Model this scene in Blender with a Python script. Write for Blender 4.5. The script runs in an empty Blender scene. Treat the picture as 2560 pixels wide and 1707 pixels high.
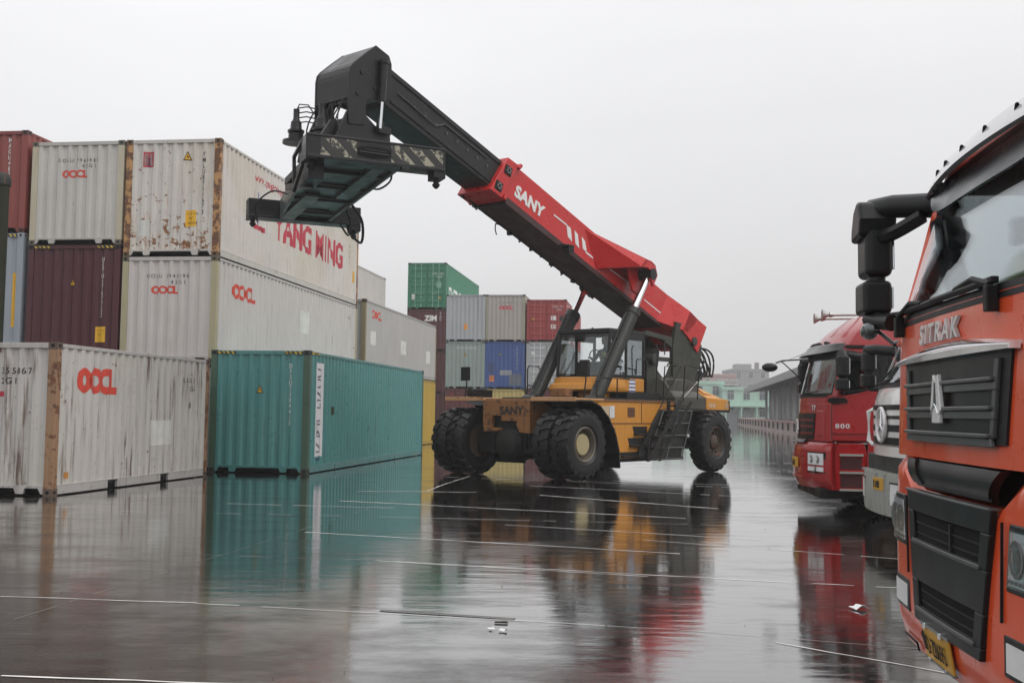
import bpy, bmesh, math, random
from mathutils import Vector, Matrix
random.seed(7)
R=math.radians
SC=bpy.context.scene
COL=SC.collection
# ---------------- camera ----------------
cd=bpy.data.cameras.new('camera'); cam=bpy.data.objects.new('camera',cd); COL.objects.link(cam)
cd.sensor_width=36; cd.lens=37.94; cd.clip_start=0.1; cd.clip_end=3000
cam.matrix_world=Matrix.Translation((0,0,1.5143))@Matrix.Rotation(math.pi/2+0.0651,4,'X')@Matrix.Rotation(0.0133,4,'Z')
SC.camera=cam
# ---------------- world: overcast ----------------
SUN_EL,SUN_AZ=R(52),R(62)      # azimuth measured from +Y towards +X
w=bpy.data.worlds.new('World'); SC.world=w; w.use_nodes=True
nt=w.node_tree; nt.nodes.clear()
N=nt.nodes.new; Lk=nt.links.new
out=N('ShaderNodeOutputWorld'); bg=N('ShaderNodeBackground'); Lk(bg.outputs[0],out.inputs[0])
sky=N('ShaderNodeTexSky'); sky.sky_type='NISHITA'; sky.sun_disc=False; sky.sun_elevation=SUN_EL; sky.sun_rotation=SUN_AZ
sky.dust_density=6; sky.air_density=1.0; sky.ozone_density=1
tc=N('ShaderNodeTexCoord'); sep=N('ShaderNodeSeparateXYZ'); Lk(tc.outputs['Generated'],sep.inputs[0])
ramp=N('ShaderNodeValToRGB'); Lk(sep.outputs['Z'],ramp.inputs[0])
e=ramp.color_ramp.elements
e[0].position=0.0; e[0].color=(6.6,6.6,6.75,1)
e[1].position=0.34; e[1].color=(9.4,9.4,9.5,1)
a=ramp.color_ramp.elements.new(0.10); a.color=(7.4,7.4,7.5,1)
a=ramp.color_ramp.elements.new(0.9); a.color=(11,11,11.2,1)
noi=N('ShaderNodeTexNoise'); noi.inputs['Scale'].default_value=1.6; noi.inputs['Detail'].default_value=4
mp=N('ShaderNodeMapping'); mp.inputs['Scale'].default_value=(1,1,3); Lk(tc.outputs['Generated'],mp.inputs[0]); Lk(mp.outputs[0],noi.inputs[0])
mr=N('ShaderNodeMapRange'); mr.inputs['From Min'].default_value=.3; mr.inputs['From Max'].default_value=.7; mr.inputs['To Min'].default_value=.95; mr.inputs['To Max'].default_value=1.05
Lk(noi.outputs[0],mr.inputs['Value'])
mul=N('ShaderNodeVectorMath'); mul.operation='SCALE'; Lk(ramp.outputs[0],mul.inputs[0]); Lk(mr.outputs[0],mul.inputs['Scale'])
dt=N('ShaderNodeVectorMath'); dt.operation='DOT_PRODUCT'; Lk(tc.outputs['Generated'],dt.inputs[0]); dt.inputs[1].default_value=(.95,.25,-.15)
dr=N('ShaderNodeMapRange'); dr.inputs['From Min'].default_value=-.1; dr.inputs['From Max'].default_value=.75; dr.inputs['To Min'].default_value=1.0; dr.inputs['To Max'].default_value=.86; Lk(dt.outputs['Value'],dr.inputs['Value'])
mul0=mul; mul=N('ShaderNodeVectorMath'); mul.operation='SCALE'; Lk(mul0.outputs[0],mul.inputs[0]); Lk(dr.outputs[0],mul.inputs['Scale'])
mx=N('ShaderNodeMixRGB'); mx.inputs[0].default_value=0.94; Lk(sky.outputs[0],mx.inputs[1]); Lk(mul.outputs[0],mx.inputs[2])
Lk(mx.outputs[0],bg.inputs[0]); bg.inputs[1].default_value=0.1
sl=bpy.data.lights.new('sun','SUN'); sl.energy=1.3; sl.angle=R(35); sl.color=(1,.97,.93)
so=bpy.data.objects.new('sun',sl); COL.objects.link(so)
sd=Vector((math.sin(SUN_AZ)*math.cos(SUN_EL),-math.cos(SUN_AZ)*math.cos(SUN_EL)*0.9,math.sin(SUN_EL)))
so.rotation_euler=sd.to_track_quat('Z','Y').to_euler()
SC.view_settings.view_transform='Standard'; SC.view_settings.look='None'; SC.view_settings.gamma=1; SC.view_settings.exposure=0.10
SC.cycles.max_bounces=8; SC.cycles.volume_bounces=1; SC.cycles.transparent_max_bounces=12
# ---------------- materials ----------------
def newmat(name):
    m=bpy.data.materials.new(name); m.use_nodes=True
    nt=m.node_tree; b=nt.nodes['Principled BSDF']; return m,nt,b
def coords(nt,scale=(1,1,1),off=None,kind='Object'):
    tc=nt.nodes.new('ShaderNodeTexCoord'); mp=nt.nodes.new('ShaderNodeMapping')
    mp.inputs['Scale'].default_value=scale
    if off is None: off=(random.random()*40,random.random()*40,random.random()*40)
    mp.inputs['Location'].default_value=off
    nt.links.new(tc.outputs[kind],mp.inputs[0]); return mp.outputs[0]
def noise(nt,vec,scale,detail=4,rough=.55):
    n=nt.nodes.new('ShaderNodeTexNoise'); n.inputs['Scale'].default_value=scale; n.inputs['Detail'].default_value=detail
    n.inputs['Roughness'].default_value=rough; nt.links.new(vec,n.inputs['Vector']); return n.outputs[0]
def rng(nt,val,a,b,c=0,d=1):
    m=nt.nodes.new('ShaderNodeMapRange'); m.inputs['From Min'].default_value=a; m.inputs['From Max'].default_value=b
    m.inputs['To Min'].default_value=c; m.inputs['To Max'].default_value=d; nt.links.new(val,m.inputs['Value']); return m.outputs[0]
def mix(nt,fac,a,b,mode='MIX'):
    m=nt.nodes.new('ShaderNodeMixRGB'); m.blend_type=mode
    for i,v in ((0,fac),(1,a),(2,b)):
        if hasattr(v,'links') or hasattr(v,'is_linked'): nt.links.new(v,m.inputs[i])
        elif i==0: m.inputs[0].default_value=v
        else: m.inputs[i].default_value=(*v,1)
    return m.outputs[0]
def math_(nt,op,a,b=0.0):
    m=nt.nodes.new('ShaderNodeMath'); m.operation=op
    for i,v in ((0,a),(1,b)):
        if hasattr(v,'is_linked'): nt.links.new(v,m.inputs[i])
        else: m.inputs[i].default_value=v
    return m.outputs[0]
def bump(nt,b,h,strength=.3,dist=.01):
    n=nt.nodes.new('ShaderNodeBump'); n.inputs['Strength'].default_value=strength; n.inputs['Distance'].default_value=dist
    nt.links.new(h,n.inputs['Height']); nt.links.new(n.outputs[0],b.inputs['Normal'])
MC={}
RUST=(.22,.085,.03); RUSTD=(.07,.03,.015)
def paint(key,col,dirt=.35,rust=0.0,rough=.45,dcol=(.05,.045,.035),streak=.5,metal=0.0,scale=1.0,rustcol=RUST,warm=None,zb=False):
    """weathered paint: soft tone change, vertical runs of grime, chips and rust"""
    if key in MC: return MC[key]
    m,nt,b=newmat(key)
    base=coords(nt); big=noise(nt,base,.9*scale,5)
    c=mix(nt,rng(nt,big,.3,.7,0,.35),col,tuple(x*.72 for x in col))
    if warm: c=mix(nt,rng(nt,noise(nt,base,.5,3),.45,.75,0,.6),c,warm)
    sv=coords(nt,(7*scale,7*scale,.45*scale)); st=noise(nt,sv,1.6,6,.65)
    sm=math_(nt,'MULTIPLY',rng(nt,st,.52,.80,0,streak*dirt*2.2),rng(nt,noise(nt,base,.8*scale,3),.38,.62,.25,1))
    c=mix(nt,sm,c,dcol)
    fn=noise(nt,base,9*scale,6,.7)
    c=mix(nt,rng(nt,fn,.60,.74,0,dirt*.8),c,dcol)
    if rust>0:
        rn=noise(nt,base,4.2*scale,8,.68)
        if zb:
            tz=nt.nodes.new('ShaderNodeTexCoord'); sz=nt.nodes.new('ShaderNodeSeparateXYZ'); nt.links.new(tz.outputs['Object'],sz.inputs[0]); rn=math_(nt,'ADD',rn,rng(nt,sz.outputs['Z'],.2,2.4,.05,-.045))
        lo=.70-.16*rust
        core=rng(nt,rn,lo,lo+.03,0,1)
        rs=coords(nt,(13*scale,13*scale,.8*scale)); rr=noise(nt,rs,1.1,5,.6)
        if zb: rr=math_(nt,'ADD',rr,rng(nt,sz.outputs['Z'],.2,2.4,.06,-.05)); rustcol=(.36,.15,.045)
        run=rng(nt,rr,.66-.10*rust,.80-.08*rust,0,.75)
        c=mix(nt,run,c,rustcol); c=mix(nt,core,c,mix(nt,rng(nt,noise(nt,base,30,3),.4,.6),rustcol,RUSTD))
    nt.links.new(c,b.inputs['Base Color'])
    nt.links.new(rng(nt,noise(nt,base,3*scale,5),.3,.7,rough-.1,rough+.15),b.inputs['Roughness'])
    b.inputs['Metallic'].default_value=metal
    if max(col)<.03: b.inputs['Specular IOR Level'].default_value=.32
    bump(nt,b,noise(nt,base,2.2,5),.25,.012)
    MC[key]=m; return m
def plain(key,col,rough=.5,metal=0.0,emit=None,coat=0.0,var=.12,spec=.5):
    if key in MC: return MC[key]
    if max(col)<.03 and metal==0: spec=.32
    m,nt,b=newmat(key)
    v=noise(nt,coords(nt),3,4)
    nt.links.new(mix(nt,rng(nt,v,.3,.7,0,1),tuple(min(1,x*(1+var)) for x in col),tuple(x*(1-var) for x in col)),b.inputs['Base Color'])
    nt.links.new(rng(nt,v,.3,.7,max(.02,rough-.06),rough+.06),b.inputs['Roughness'])
    b.inputs['Metallic'].default_value=metal; b.inputs['Coat Weight'].default_value=coat; b.inputs['Coat Roughness'].default_value=.05
    b.inputs['Specular IOR Level'].default_value=spec
    MC[key]=m; return m
def stripes(key,c1,c2,freq,axis=(1,0,1),wear=0.0,wearcol=(.05,.05,.05)):
    if key in MC: return MC[key]
    m,nt,b=newmat(key)
    tc=nt.nodes.new('ShaderNodeTexCoord'); d=nt.nodes.new('ShaderNodeVectorMath'); d.operation='DOT_PRODUCT'
    nt.links.new(tc.outputs['Object'],d.inputs[0]); d.inputs[1].default_value=axis
    v=math_(nt,'FRACT',math_(nt,'MULTIPLY',d.outputs['Value'],freq))
    c=mix(nt,math_(nt,'GREATER_THAN',v,.5),c1,c2)
    if wear: c=mix(nt,rng(nt,noise(nt,coords(nt),7,8,.75),.56-.14*wear,.60-.14*wear),c,wearcol)
    nt.links.new(c,b.inputs['Base Color']); b.inputs['Roughness'].default_value=.5
    MC[key]=m; return m
def glass(key,tint=(.8,.85,.86),refl=1.0,rough=.02):
    if key in MC: return MC[key]
    m=bpy.data.materials.new(key); m.use_nodes=True; nt=m.node_tree; nt.nodes.clear()
    o=nt.nodes.new('ShaderNodeOutputMaterial'); t=nt.nodes.new('ShaderNodeBsdfTransparent'); t.inputs[0].default_value=(*tint,1)
    g=nt.nodes.new('ShaderNodeBsdfGlossy'); g.inputs['Roughness'].default_value=rough; g.inputs[0].default_value=(.95,.98,1,1)
    f=nt.nodes.new('ShaderNodeFresnel'); f.inputs[0].default_value=1.5
    mm=math_(nt,'MULTIPLY',f.outputs[0],refl); cl=nt.nodes.new('ShaderNodeClamp'); nt.links.new(mm,cl.inputs[0])
    s=nt.nodes.new('ShaderNodeMixShader'); nt.links.new(cl.outputs[0],s.inputs[0]); nt.links.new(t.outputs[0],s.inputs[1]); nt.links.new(g.outputs[0],s.inputs[2])
    nt.links.new(s.outputs[0],o.inputs[0]); MC[key]=m; return m
# ---------------- mesh helper ----------------
class MB:
    def __init__(s): s.v=[];s.f=[];s.mi=[];s.cur=0
    def add(s,vs,fs,mi=None):
        o=len(s.v); s.v+= [tuple(x) for x in vs]
        for f in fs: s.f.append([i+o for i in f]); s.mi.append(s.cur if mi is None else mi)
        return s
    def box(s,c,d,rot=None,mi=None):
        hx,hy,hz=d[0]/2,d[1]/2,d[2]/2
        vs=[Vector((x,y,z)) for z in(-hz,hz) for y in(-hy,hy) for x in(-hx,hx)]
        if rot is not None: vs=[rot@v for v in vs]
        c=Vector(c); return s.add([v+c for v in vs],[(0,2,3,1),(4,5,7,6),(0,1,5,4),(2,6,7,3),(0,4,6,2),(1,3,7,5)],mi)
    def bb(s,x0,x1,y0,y1,z0,z1,mi=None): return s.box(((x0+x1)/2,(y0+y1)/2,(z0+z1)/2),(x1-x0,y1-y0,z1-z0),None,mi)
    def prism(s,poly,a,b,plane='xz',mi=None,poly2=None):
        """poly: 2d points; extruded along the missing axis from a to b"""
        n=len(poly); p2=poly2 or poly
        def P(p,t):
            return (p[0],t,p[1]) if plane=='xz' else ((t,p[0],p[1]) if plane=='yz' else (p[0],p[1],t))
        vs=[P(p,a) for p in poly]+[P(p,b) for p in p2]
        fs=[list(range(n))[::-1],list(range(n,2*n))]+[(i,(i+1)%n,n+(i+1)%n,n+i) for i in range(n)]
        return s.add(vs,fs,mi)
    def tube(s,path,r,seg=8,cap=True,mi=None):
        path=[Vector(p) for p in path]; rs=r if isinstance(r,(list,tuple)) else [r]*len(path)
        vs=[];fs=[]; up=None
        for i,p in enumerate(path):
            d=(path[min(i+1,len(path)-1)]-path[max(i-1,0)]).normalized()
            if up is None: up=Vector((0,0,1)) if abs(d.z)<.9 else Vector((1,0,0))
            a=d.cross(up)
            if a.length<1e-4: a=d.cross(Vector((0,1,0)))
            a.normalize(); bb=d.cross(a).normalized(); up=-bb if False else up
            for k in range(seg):
                t=2*math.pi*k/seg; vs.append(p+a*math.cos(t)*rs[i]+bb*math.sin(t)*rs[i])
        for i in range(len(path)-1):
            for k in range(seg):
                k2=(k+1)%seg; fs.append((i*seg+k,i*seg+k2,(i+1)*seg+k2,(i+1)*seg+k))
        if cap: fs.append(list(range(seg))); fs.append([(len(path)-1)*seg+k for k in range(seg)][::-1])
        return s.add(vs,fs,mi)
    def lathe(s,prof,axis='y',c=(0,0,0),seg=32,mi=None,closed=False):
        """prof: (radius, along-axis) list"""
        vs=[];fs=[];c=Vector(c)
        for r,h in prof:
            for k in range(seg):
                t=2*math.pi*k/seg; u,v=r*math.cos(t),r*math.sin(t)
                vs.append(c+Vector({'y':(u,h,v),'z':(u,v,h),'x':(h,u,v)}[axis]))
        m=len(prof)
        for i in range(m if closed else m-1):
            j=(i+1)%m
            for k in range(seg):
                k2=(k+1)%seg; fs.append((i*seg+k,j*seg+k,j*seg+k2,i*seg+k2))
        if not closed: fs.append(list(range(seg))); fs.append([(m-1)*seg+k for k in range(seg)][::-1])
        return s.add(vs,fs,mi)
    def grid(s,fn,nu,nv,thick=None,mi=None):
        """fn(u,v) in 0..1 -> point ; thick: vector function or constant vector to close a slab"""
        vs=[Vector(fn(i/nu,j/nv)) for j in range(nv+1) for i in range(nu+1)]; W=nu+1
        fs=[(j*W+i,j*W+i+1,(j+1)*W+i+1,(j+1)*W+i) for j in range(nv) for i in range(nu)]
        if thick is not None:
            T=Vector(thick); n=len(vs); vs+= [v+T for v in vs]
            fs+= [tuple(k+n for k in f[::-1]) for f in fs[:]]
            edge=[i for i in range(W)]+[j*W+nu for j in range(1,nv+1)]+[nv*W+i for i in range(nu-1,-1,-1)]+[j*W for j in range(nv-1,0,-1)]
            for a,b in zip(edge,edge[1:]+edge[:1]): fs.append((b,a,a+n,b+n))
        return s.add(vs,fs,mi)
    def loft(s,rings,cap=True,mi=None):
        n=len(rings[0]); vs=[p for r in rings for p in r]; fs=[]
        for i in range(len(rings)-1):
            for k in range(n):
                k2=(k+1)%n; fs.append((i*n+k,i*n+k2,(i+1)*n+k2,(i+1)*n+k))
        if cap: fs.append(list(range(n))[::-1]); fs.append([(len(rings)-1)*n+k for k in range(n)])
        return s.add(vs,fs,mi)
    def ball(s,c,r,seg=14,mi=None):
        r=(r,r,r) if not isinstance(r,(tuple,list)) else r
        c=Vector(c); rings=[]
        for i in range(1,seg):
            t=math.pi*i/seg
            rings.append([c+Vector((r[0]*math.sin(t)*math.cos(2*math.pi*k/seg),r[1]*math.sin(t)*math.sin(2*math.pi*k/seg),r[2]*math.cos(t))) for k in range(seg)])
        return s.loft(rings[::-1],True,mi)
    def build(s,name,mats,parent=None,smooth=None,bevel=0.0,loc=None,label=None):
        me=bpy.data.meshes.new(name); me.from_pydata([tuple(v) for v in s.v],[],s.f)
        bm=bmesh.new(); bm.from_mesh(me); bmesh.ops.recalc_face_normals(bm,faces=bm.faces)
        bm.to_mesh(me); bm.free()
        if not isinstance(mats,(list,tuple)): mats=[mats]
        for m in mats: me.materials.append(m)
        for p,i in zip(me.polygons,s.mi): p.material_index=min(i,len(mats)-1)
        o=bpy.data.objects.new(name,me); COL.objects.link(o)
        if parent: o.parent=parent
        if loc: o.location=loc
        if smooth is not None:
            for p in me.polygons: p.use_smooth=True
            me.set_sharp_from_angle(angle=R(smooth))
        if bevel:
            b=o.modifiers.new('b','BEVEL'); b.width=bevel; b.segments=5 if bevel>=.03 else 2; b.limit_method='ANGLE'; b.angle_limit=R(40)
        if label: o['label']=label
        return o
def crv(P,n=7):
    P=[Vector(p) for p in P]; out=[]
    for i in range(len(P)-1):
        a=P[max(i-1,0)];b=P[i];c=P[i+1];d=P[min(i+2,len(P)-1)]
        for k in range(n):
            t=k/n; out.append(.5*((2*b)+(c-a)*t+(2*a-5*b+4*c-d)*t*t+(3*b-a-3*c+d)*t**3))
    return out+[P[-1]]
def thing(name,loc,rotz,label,cat,group=None,kind=None):
    o=bpy.data.objects.new(name,None); COL.objects.link(o); o.location=loc; o.rotation_euler=(0,0,rotz); o.empty_display_size=.2
    o['label']=label; o['category']=cat
    if group: o['group']=group
    return o
def tag(o,label=None,cat=None,group=None,kind=None):
    if label: o['label']=label
    if cat: o['category']=cat
    if group: o['group']=group
    if kind: o['kind']=kind
    return o
def text_mesh(body,size=1.0,bold=0.0,xs=1.0,shear=0.0,extr=0.0,spacing=1.0,vertical=False,align='LEFT'):
    """returns bmesh with the letters flat in XY (or raised by extr)"""
    c=bpy.data.curves.new('t','FONT'); c.size=size; c.offset=bold*size; c.shear=shear; c.extrude=extr; c.space_character=spacing
    c.resolution_u=3; c.align_x=align
    if vertical: c.body='\n'.join(body); c.space_line=spacing; c.align_x='CENTER'
    else: c.body=body
    o=bpy.data.objects.new('t',c); COL.objects.link(o)
    dg=bpy.context.evaluated_depsgraph_get(); me=bpy.data.meshes.new_from_object(o.evaluated_get(dg))
    bm=bmesh.new(); bm.from_mesh(me); bpy.data.objects.remove(o); bpy.data.curves.remove(c); bpy.data.meshes.remove(me)
    if xs!=1: bmesh.ops.scale(bm,vec=(xs,1,1),verts=bm.verts)
    return bm
def bm_obj(bm,name,mats,parent,mat=None,label=None):
    me=bpy.data.meshes.new(name); 
    if mat is not None: bmesh.ops.transform(bm,matrix=mat,verts=bm.verts)
    bm.to_mesh(me); bm.free()
    for m in (mats if isinstance(mats,(list,tuple)) else [mats]): me.materials.append(m)
    o=bpy.data.objects.new(name,me); COL.objects.link(o); o.parent=parent
    if label:o['label']=label
    return o
BLK=plain('black_matt',(.007,.007,.007),.5)
BLKG=plain('black_gloss',(.007,.007,.008),.22)
DARK=plain('dark_void',(.004,.004,.004),.9)
WHT=plain('white_letter',(.75,.75,.73),.5,var=.05)
STEEL=plain('steel',(.35,.34,.33),.35,metal=.9)
CHROME=plain('chrome',(.75,.76,.78),.12,metal=1.0,var=.05)
YEL=plain('yellow_sticker',(.75,.42,.02),.5)
# ---------------- containers ----------------
CW=2.438
def prof(u,p,d):
    """recess depth of a trapezoid corrugation at u"""
    t=(u/p)%1.0
    if t<.28: return 0.0
    if t<.5: return d*(t-.28)/.22
    if t<.78: return d
    return d*(1-(t-.78)/.22)
def breaks(u0,u1,p):
    out=[u0]; k=math.floor(u0/p)-1
    while k*p<u1:
        for t in(0,.28,.5,.78):
            x=(k+t)*p
            if u0+1e-4<x<u1-1e-4: out.append(x)
        k+=1
    return sorted(out)+[u1]
class Cont:
    def __init__(s,pos,yaw,L,H,z,col,label,end='blank',texts=(),stickers=(),group='shipping containers stacked in the yard',rust=.15,dirt=.3,postcol=None,
                 postrust=None,hazard=False,name='shipping_container',pockets=False,castcol=None,seedcol=None,roofcol=None,warm=None,simple=False,bars=WHT,rough=.42,streak=.5,castrust=.5,siderust=None,dcol=(.05,.045,.035),pscale=1.0):
        s.L,s.H=L,H; s.SP,s.SD=.278,.036; s.EP,s.ED=.262,.042
        s.r=thing(name,(pos[0],pos[1],z),-yaw,label,'container',group)
        key='cp_%d'%len(MC)
        s.m=paint(key,col,dirt,rust,rough,warm=warm,streak=streak,zb=rust>.5,dcol=dcol,scale=pscale)
        s.sm=s.m if siderust is None else paint(key+'s',col,dirt,siderust,rough,warm=warm,streak=streak)
        s.rm=paint(key+'r',tuple(x*.85 for x in col),min(1,dirt*1.2),rust*.6,rough)
        s.pm=paint(key+'p',postcol or col,min(1,dirt*1.3),postrust if postrust is not None else rust,rough)
        s.cm=paint(key+'c',castcol or tuple(x*.25+.01 for x in (postcol or col)),.5,castrust,.5)
        s.frame(hazard,pockets,simple); s.sides(); s.end(end,0,bars); s.endfar()
        for t in texts: s.text(**t)
        for t in stickers: s.sticker(**t)
    # local frame: x right, y away, z up, origin = centre of near end at floor
    def frame(s,hazard,pockets,simple):
        L,H,W=s.L,s.H,CW; hw=W/2; r=s.r
        for sx in(-1,1):
            for y0 in(0,L):
                sy=1 if y0==0 else -1
                m=MB(); a,b=(hw-.16)*sx,hw*sx
                m.bb(min(a,b),max(a,b),min(y0+.004*sy,y0+.10*sy),max(y0+.004*sy,y0+.10*sy),.118,H-.118)
                m.bb(min(b-.05*sx,b-.004*sx),max(b-.05*sx,b-.004*sx),min(y0+.10*sy,y0+.16*sy),max(y0+.10*sy,y0+.16*sy),.118,H-.118)
                m.build('corner_post',s.pm,r,bevel=.008)
                for z0 in(0,H-.118):
                    m=MB(); m.bb(min(b-.162*sx,b),max(b-.162*sx,b),min(y0,y0+.178*sy),max(y0,y0+.178*sy),z0,z0+.118)
                    if not simple or y0==0:
                        zc=z0+.059; e=[(.032*math.cos(t),.022*math.sin(t)) for t in[2*math.pi*k/12 for k in range(12)]]
                        m.prism([(b-.08*sx+q[0]*1.1,zc+q[1]*1.4) for q in e],y0-.002*sy,y0+.001*sy,'xz',1)
                        m.prism([(y0+.09*sy+q[0]*1.3,zc+q[1]*1.2) for q in e],b+.002*sx,b-.001*sx,'yz',1)
                    m.build('corner_casting',[s.cm,DARK],r,bevel=.01)
            # rails
            x0=hw-.065
            m=MB(); m.bb(min(sx*x0,sx*(hw-.006)),max(sx*x0,sx*(hw-.006)),.178,L-.178,H-.085,H-.02); m.build('top_rail',s.rm,r,bevel=.006)
            m=MB(); m.cur=0
            ys=[.178]
            if pockets:
                for c in (L/2-1.03,L/2+1.03): ys+= [c-.18,c+.18]
            ys.append(L-.178)
            for i in range(0,len(ys),2): m.bb(min(sx*x0,sx*(hw-.004)),max(sx*x0,sx*(hw-.004)),ys[i],ys[i+1],.022,.165)
            for i in range(1,len(ys)-1,2): m.bb(min(sx*(x0-.1),sx*(hw-.09)),max(sx*(x0-.1),sx*(hw-.09)),ys[i],ys[i+1],.02,.165,1)
            m.bb(min(sx*x0,sx*(hw-.001)),max(sx*x0,sx*(hw-.001)),.178,L-.178,.166,.185)
            m.build('bottom_rail',[s.rm,DARK],r,bevel=.005)
        # floor and roof
        m=MB(); m.bb(-hw+.07,hw-.07,.12,L-.12,.11,.15)
        k=.6
        while k<L-.3: m.bb(-hw+.08,hw-.08,k-.03,k+.03,.03,.11); k+=.6
        m.build('underframe',paint('underframe',(.03,.03,.03),.4,.3),r)
        m=MB(); hw2=hw-.03
        bs=breaks(.15,L-.15,.21)
        for a,b in zip(bs,bs[1:]):
            za,zb=H-.03-prof(a,.21,.02),H-.03-prof(b,.21,.02)
            m.add([(-hw2,a,za),(hw2,a,za),(hw2,b,zb),(-hw2,b,zb)],[(0,1,2,3)])
        m.build('roof',s.m,r)
        # end sills and headers
        for y0,sy in((0,1),(L,-1)):
            m=MB()
            m.bb(-hw+.162,hw-.162,min(y0+.006*sy,y0+.07*sy),max(y0+.006*sy,y0+.07*sy),H-.105,H-.012)
            m.build('header',s.rm,r,bevel=.006)
            m=MB(); ya,yb=min(y0+.004*sy,y0+.06*sy),max(y0+.004*sy,y0+.06*sy)
            m.bb(-hw+.162,hw-.162,ya,yb,.128,.172)
            for sx in(-1,1):
                for q0,q1 in((.52,.72),): m.prism([(sx*(q0+.04),.03),(sx*(q1-.03),.03),(sx*q1,.127),(sx*q0,.127)],ya,yb-.001,'xz')
                m.prism([(sx*(hw-.163),.03),(sx*(hw-.20),.03),(sx*(hw-.26),.127),(sx*(hw-.163),.127)],ya,yb-.001,'xz')
            m.bb(-hw+.17,hw-.17,y0+.25*sy-.01,y0+.25*sy+.01,.02,.127,1)
            m.build('bottom_sill',[s.rm,DARK],r)
        if hazard:
            hz=stripes('hazard_y',(.6,.42,.03),(.01,.01,.01),9.0,(1,0,.8),.3,(.03,.03,.02))
            m=MB()
            for sx in(-1,1): m.bb(min(sx*(hw-.165),sx*(hw-.62)),max(sx*(hw-.165),sx*(hw-.62)),.001,.005,H-.09,H-.03)
            m.bb(hw-.007,hw-.003,.19,.75,H-.082,H-.026)
            m.build('hazard_stripe',hz,r)
    def sides(s):
        L,H=s.L,s.H; hw=CW/2
        for sx in(-1,1):
            m=MB(); bs=breaks(.16,L-.16,s.SP); xo=hw-.012
            for a,b in zip(bs,bs[1:]):
                xa,xb=(xo-prof(a,s.SP,s.SD))*sx,(xo-prof(b,s.SP,s.SD))*sx
                m.add([(xa,a,.18),(xb,b,.18),(xb,b,H-.08),(xa,a,H-.08)],[(0,1,2,3)])
            m.build('side_wall',s.sm,s.r)
    def endfar(s):
        m=MB(); hw=CW/2; bs=breaks(-hw+.15,hw-.15,s.EP)
        for a,b in zip(bs,bs[1:]):
            ya,yb=s.L-.02-prof(a,s.EP,s.ED),s.L-.02-prof(b,s.EP,s.ED)
            m.add([(a,ya,.17),(b,yb,.17),(b,yb,s.H-.1),(a,ya,s.H-.1)],[(0,1,2,3)])
        m.build('end_wall',s.m,s.r)
    def end(s,kind,y0,bars):
        H=s.H; hw=CW/2
        if kind=='blank':
            m=MB(); bs=breaks(-hw+.15,hw-.15,s.EP)
            for a,b in zip(bs,bs[1:]):
                ya,yb=.018+prof(a,s.EP,s.ED),.018+prof(b,s.EP,s.ED)
                m.add([(a,ya,.17),(b,yb,.17),(b,yb,H-.1),(a,ya,H-.1)],[(0,1,2,3)])
            m.build('end_wall',s.m,s.r)
            return
        for sx in(-1,1):
            x0,x1=sx*.012,sx*(hw-.165); a,b=min(x0,x1),max(x0,x1)
            m=MB(); m.bb(a,b,.045,.07,.175,H-.108)
            m.bb(a,a+.05,.02,.046,.175,H-.108); m.bb(b-.05,b,.02,.046,.175,H-.108)
            m.bb(a+.05,b-.05,.02,.046,.175,.24); m.bb(a+.05,b-.05,.02,.046,H-.17,H-.108)
            zz=[.24+(H-.41)*t for t in(.0,.2,.4,.6,.8,1.0)]
            for q0,q1 in zip(zz,zz[1:]):
                h=(q1-q0); m.prism([(.045,q0+h*.30),(.026,q0+h*.38),(.026,q0+h*.62),(.045,q0+h*.70)],a+.07,b-.07,'yz')
            # yz plane prism gives (t,y,z)
            d=m.build('door',s.m,s.r,bevel=.004)
            for q in(.32,.68):
                bx=x0+(x1-x0)*(q*1.0+.02)
                t=MB(); t.tube([(bx,.0,.15),(bx,.0,H-.085)],.017,8)
                for zc in(.19,.75,H*.62,H-.14): t.box((bx,.008,zc),(.09,.03,.05))
                t.build('locking_bar',bars,d,smooth=50)
                t=MB(); t.tube([(bx,-.015,.95+.12*(q>.5)),(bx-sx*.3*(1 if q>.5 else -1),-.02,.93+.12*(q>.5))],.012,6); t.box((bx,-.01,.95+.12*(q>.5)),(.06,.04,.07))
                t.build('door_handle',bars,d)
            t=MB()
            for k in range(4): t.box((x1+sx*.01,.006,.4+k*(H-.8)/3),(.09,.03,.12))
            t.build('hinge',s.pm,d,bevel=.004)
    def place(s,bm,face,u,v,off=.004):
        """letters on a corrugated wall: cut at the folds and pushed onto the profile. face 'end' or 'side'"""
        P,D=(s.EP,s.ED) if face=='end' else (s.SP,s.SD)
        bmesh.ops.translate(bm,vec=(u,v,0),verts=bm.verts)
        if not bm.verts: return
        x0=min(q.co.x for q in bm.verts); x1=max(q.co.x for q in bm.verts)
        for x in breaks(x0,x1,P)[1:-1]:
            bmesh.ops.bisect_plane(bm,geom=bm.verts[:]+bm.edges[:]+bm.faces[:],plane_co=(x,0,0),plane_no=(1,0,0))
        for q in bm.verts:
            n=prof(q.co.x,P,D); uu,vv,ex=q.co.x,q.co.y,q.co.z
            if face=='end': q.co=(uu,.018+n-off-ex,vv)
            elif face=='door': q.co=(uu,-.002-ex,vv)
            else: q.co=(CW/2-.012-n+off+ex,uu,vv)
    def text(s,body,face='end',u=0,v=1,size=.2,mat=WHT,name='marking',**k):
        bm=text_mesh(body,size,**k)
        if face=='door':
            bmesh.ops.translate(bm,vec=(u,v,0),verts=bm.verts)
            for q in bm.verts: q.co=(q.co.x,.0175,q.co.y)
        else: s.place(bm,face,u,v)
        bm_obj(bm,name,mat,s.r)
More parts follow.
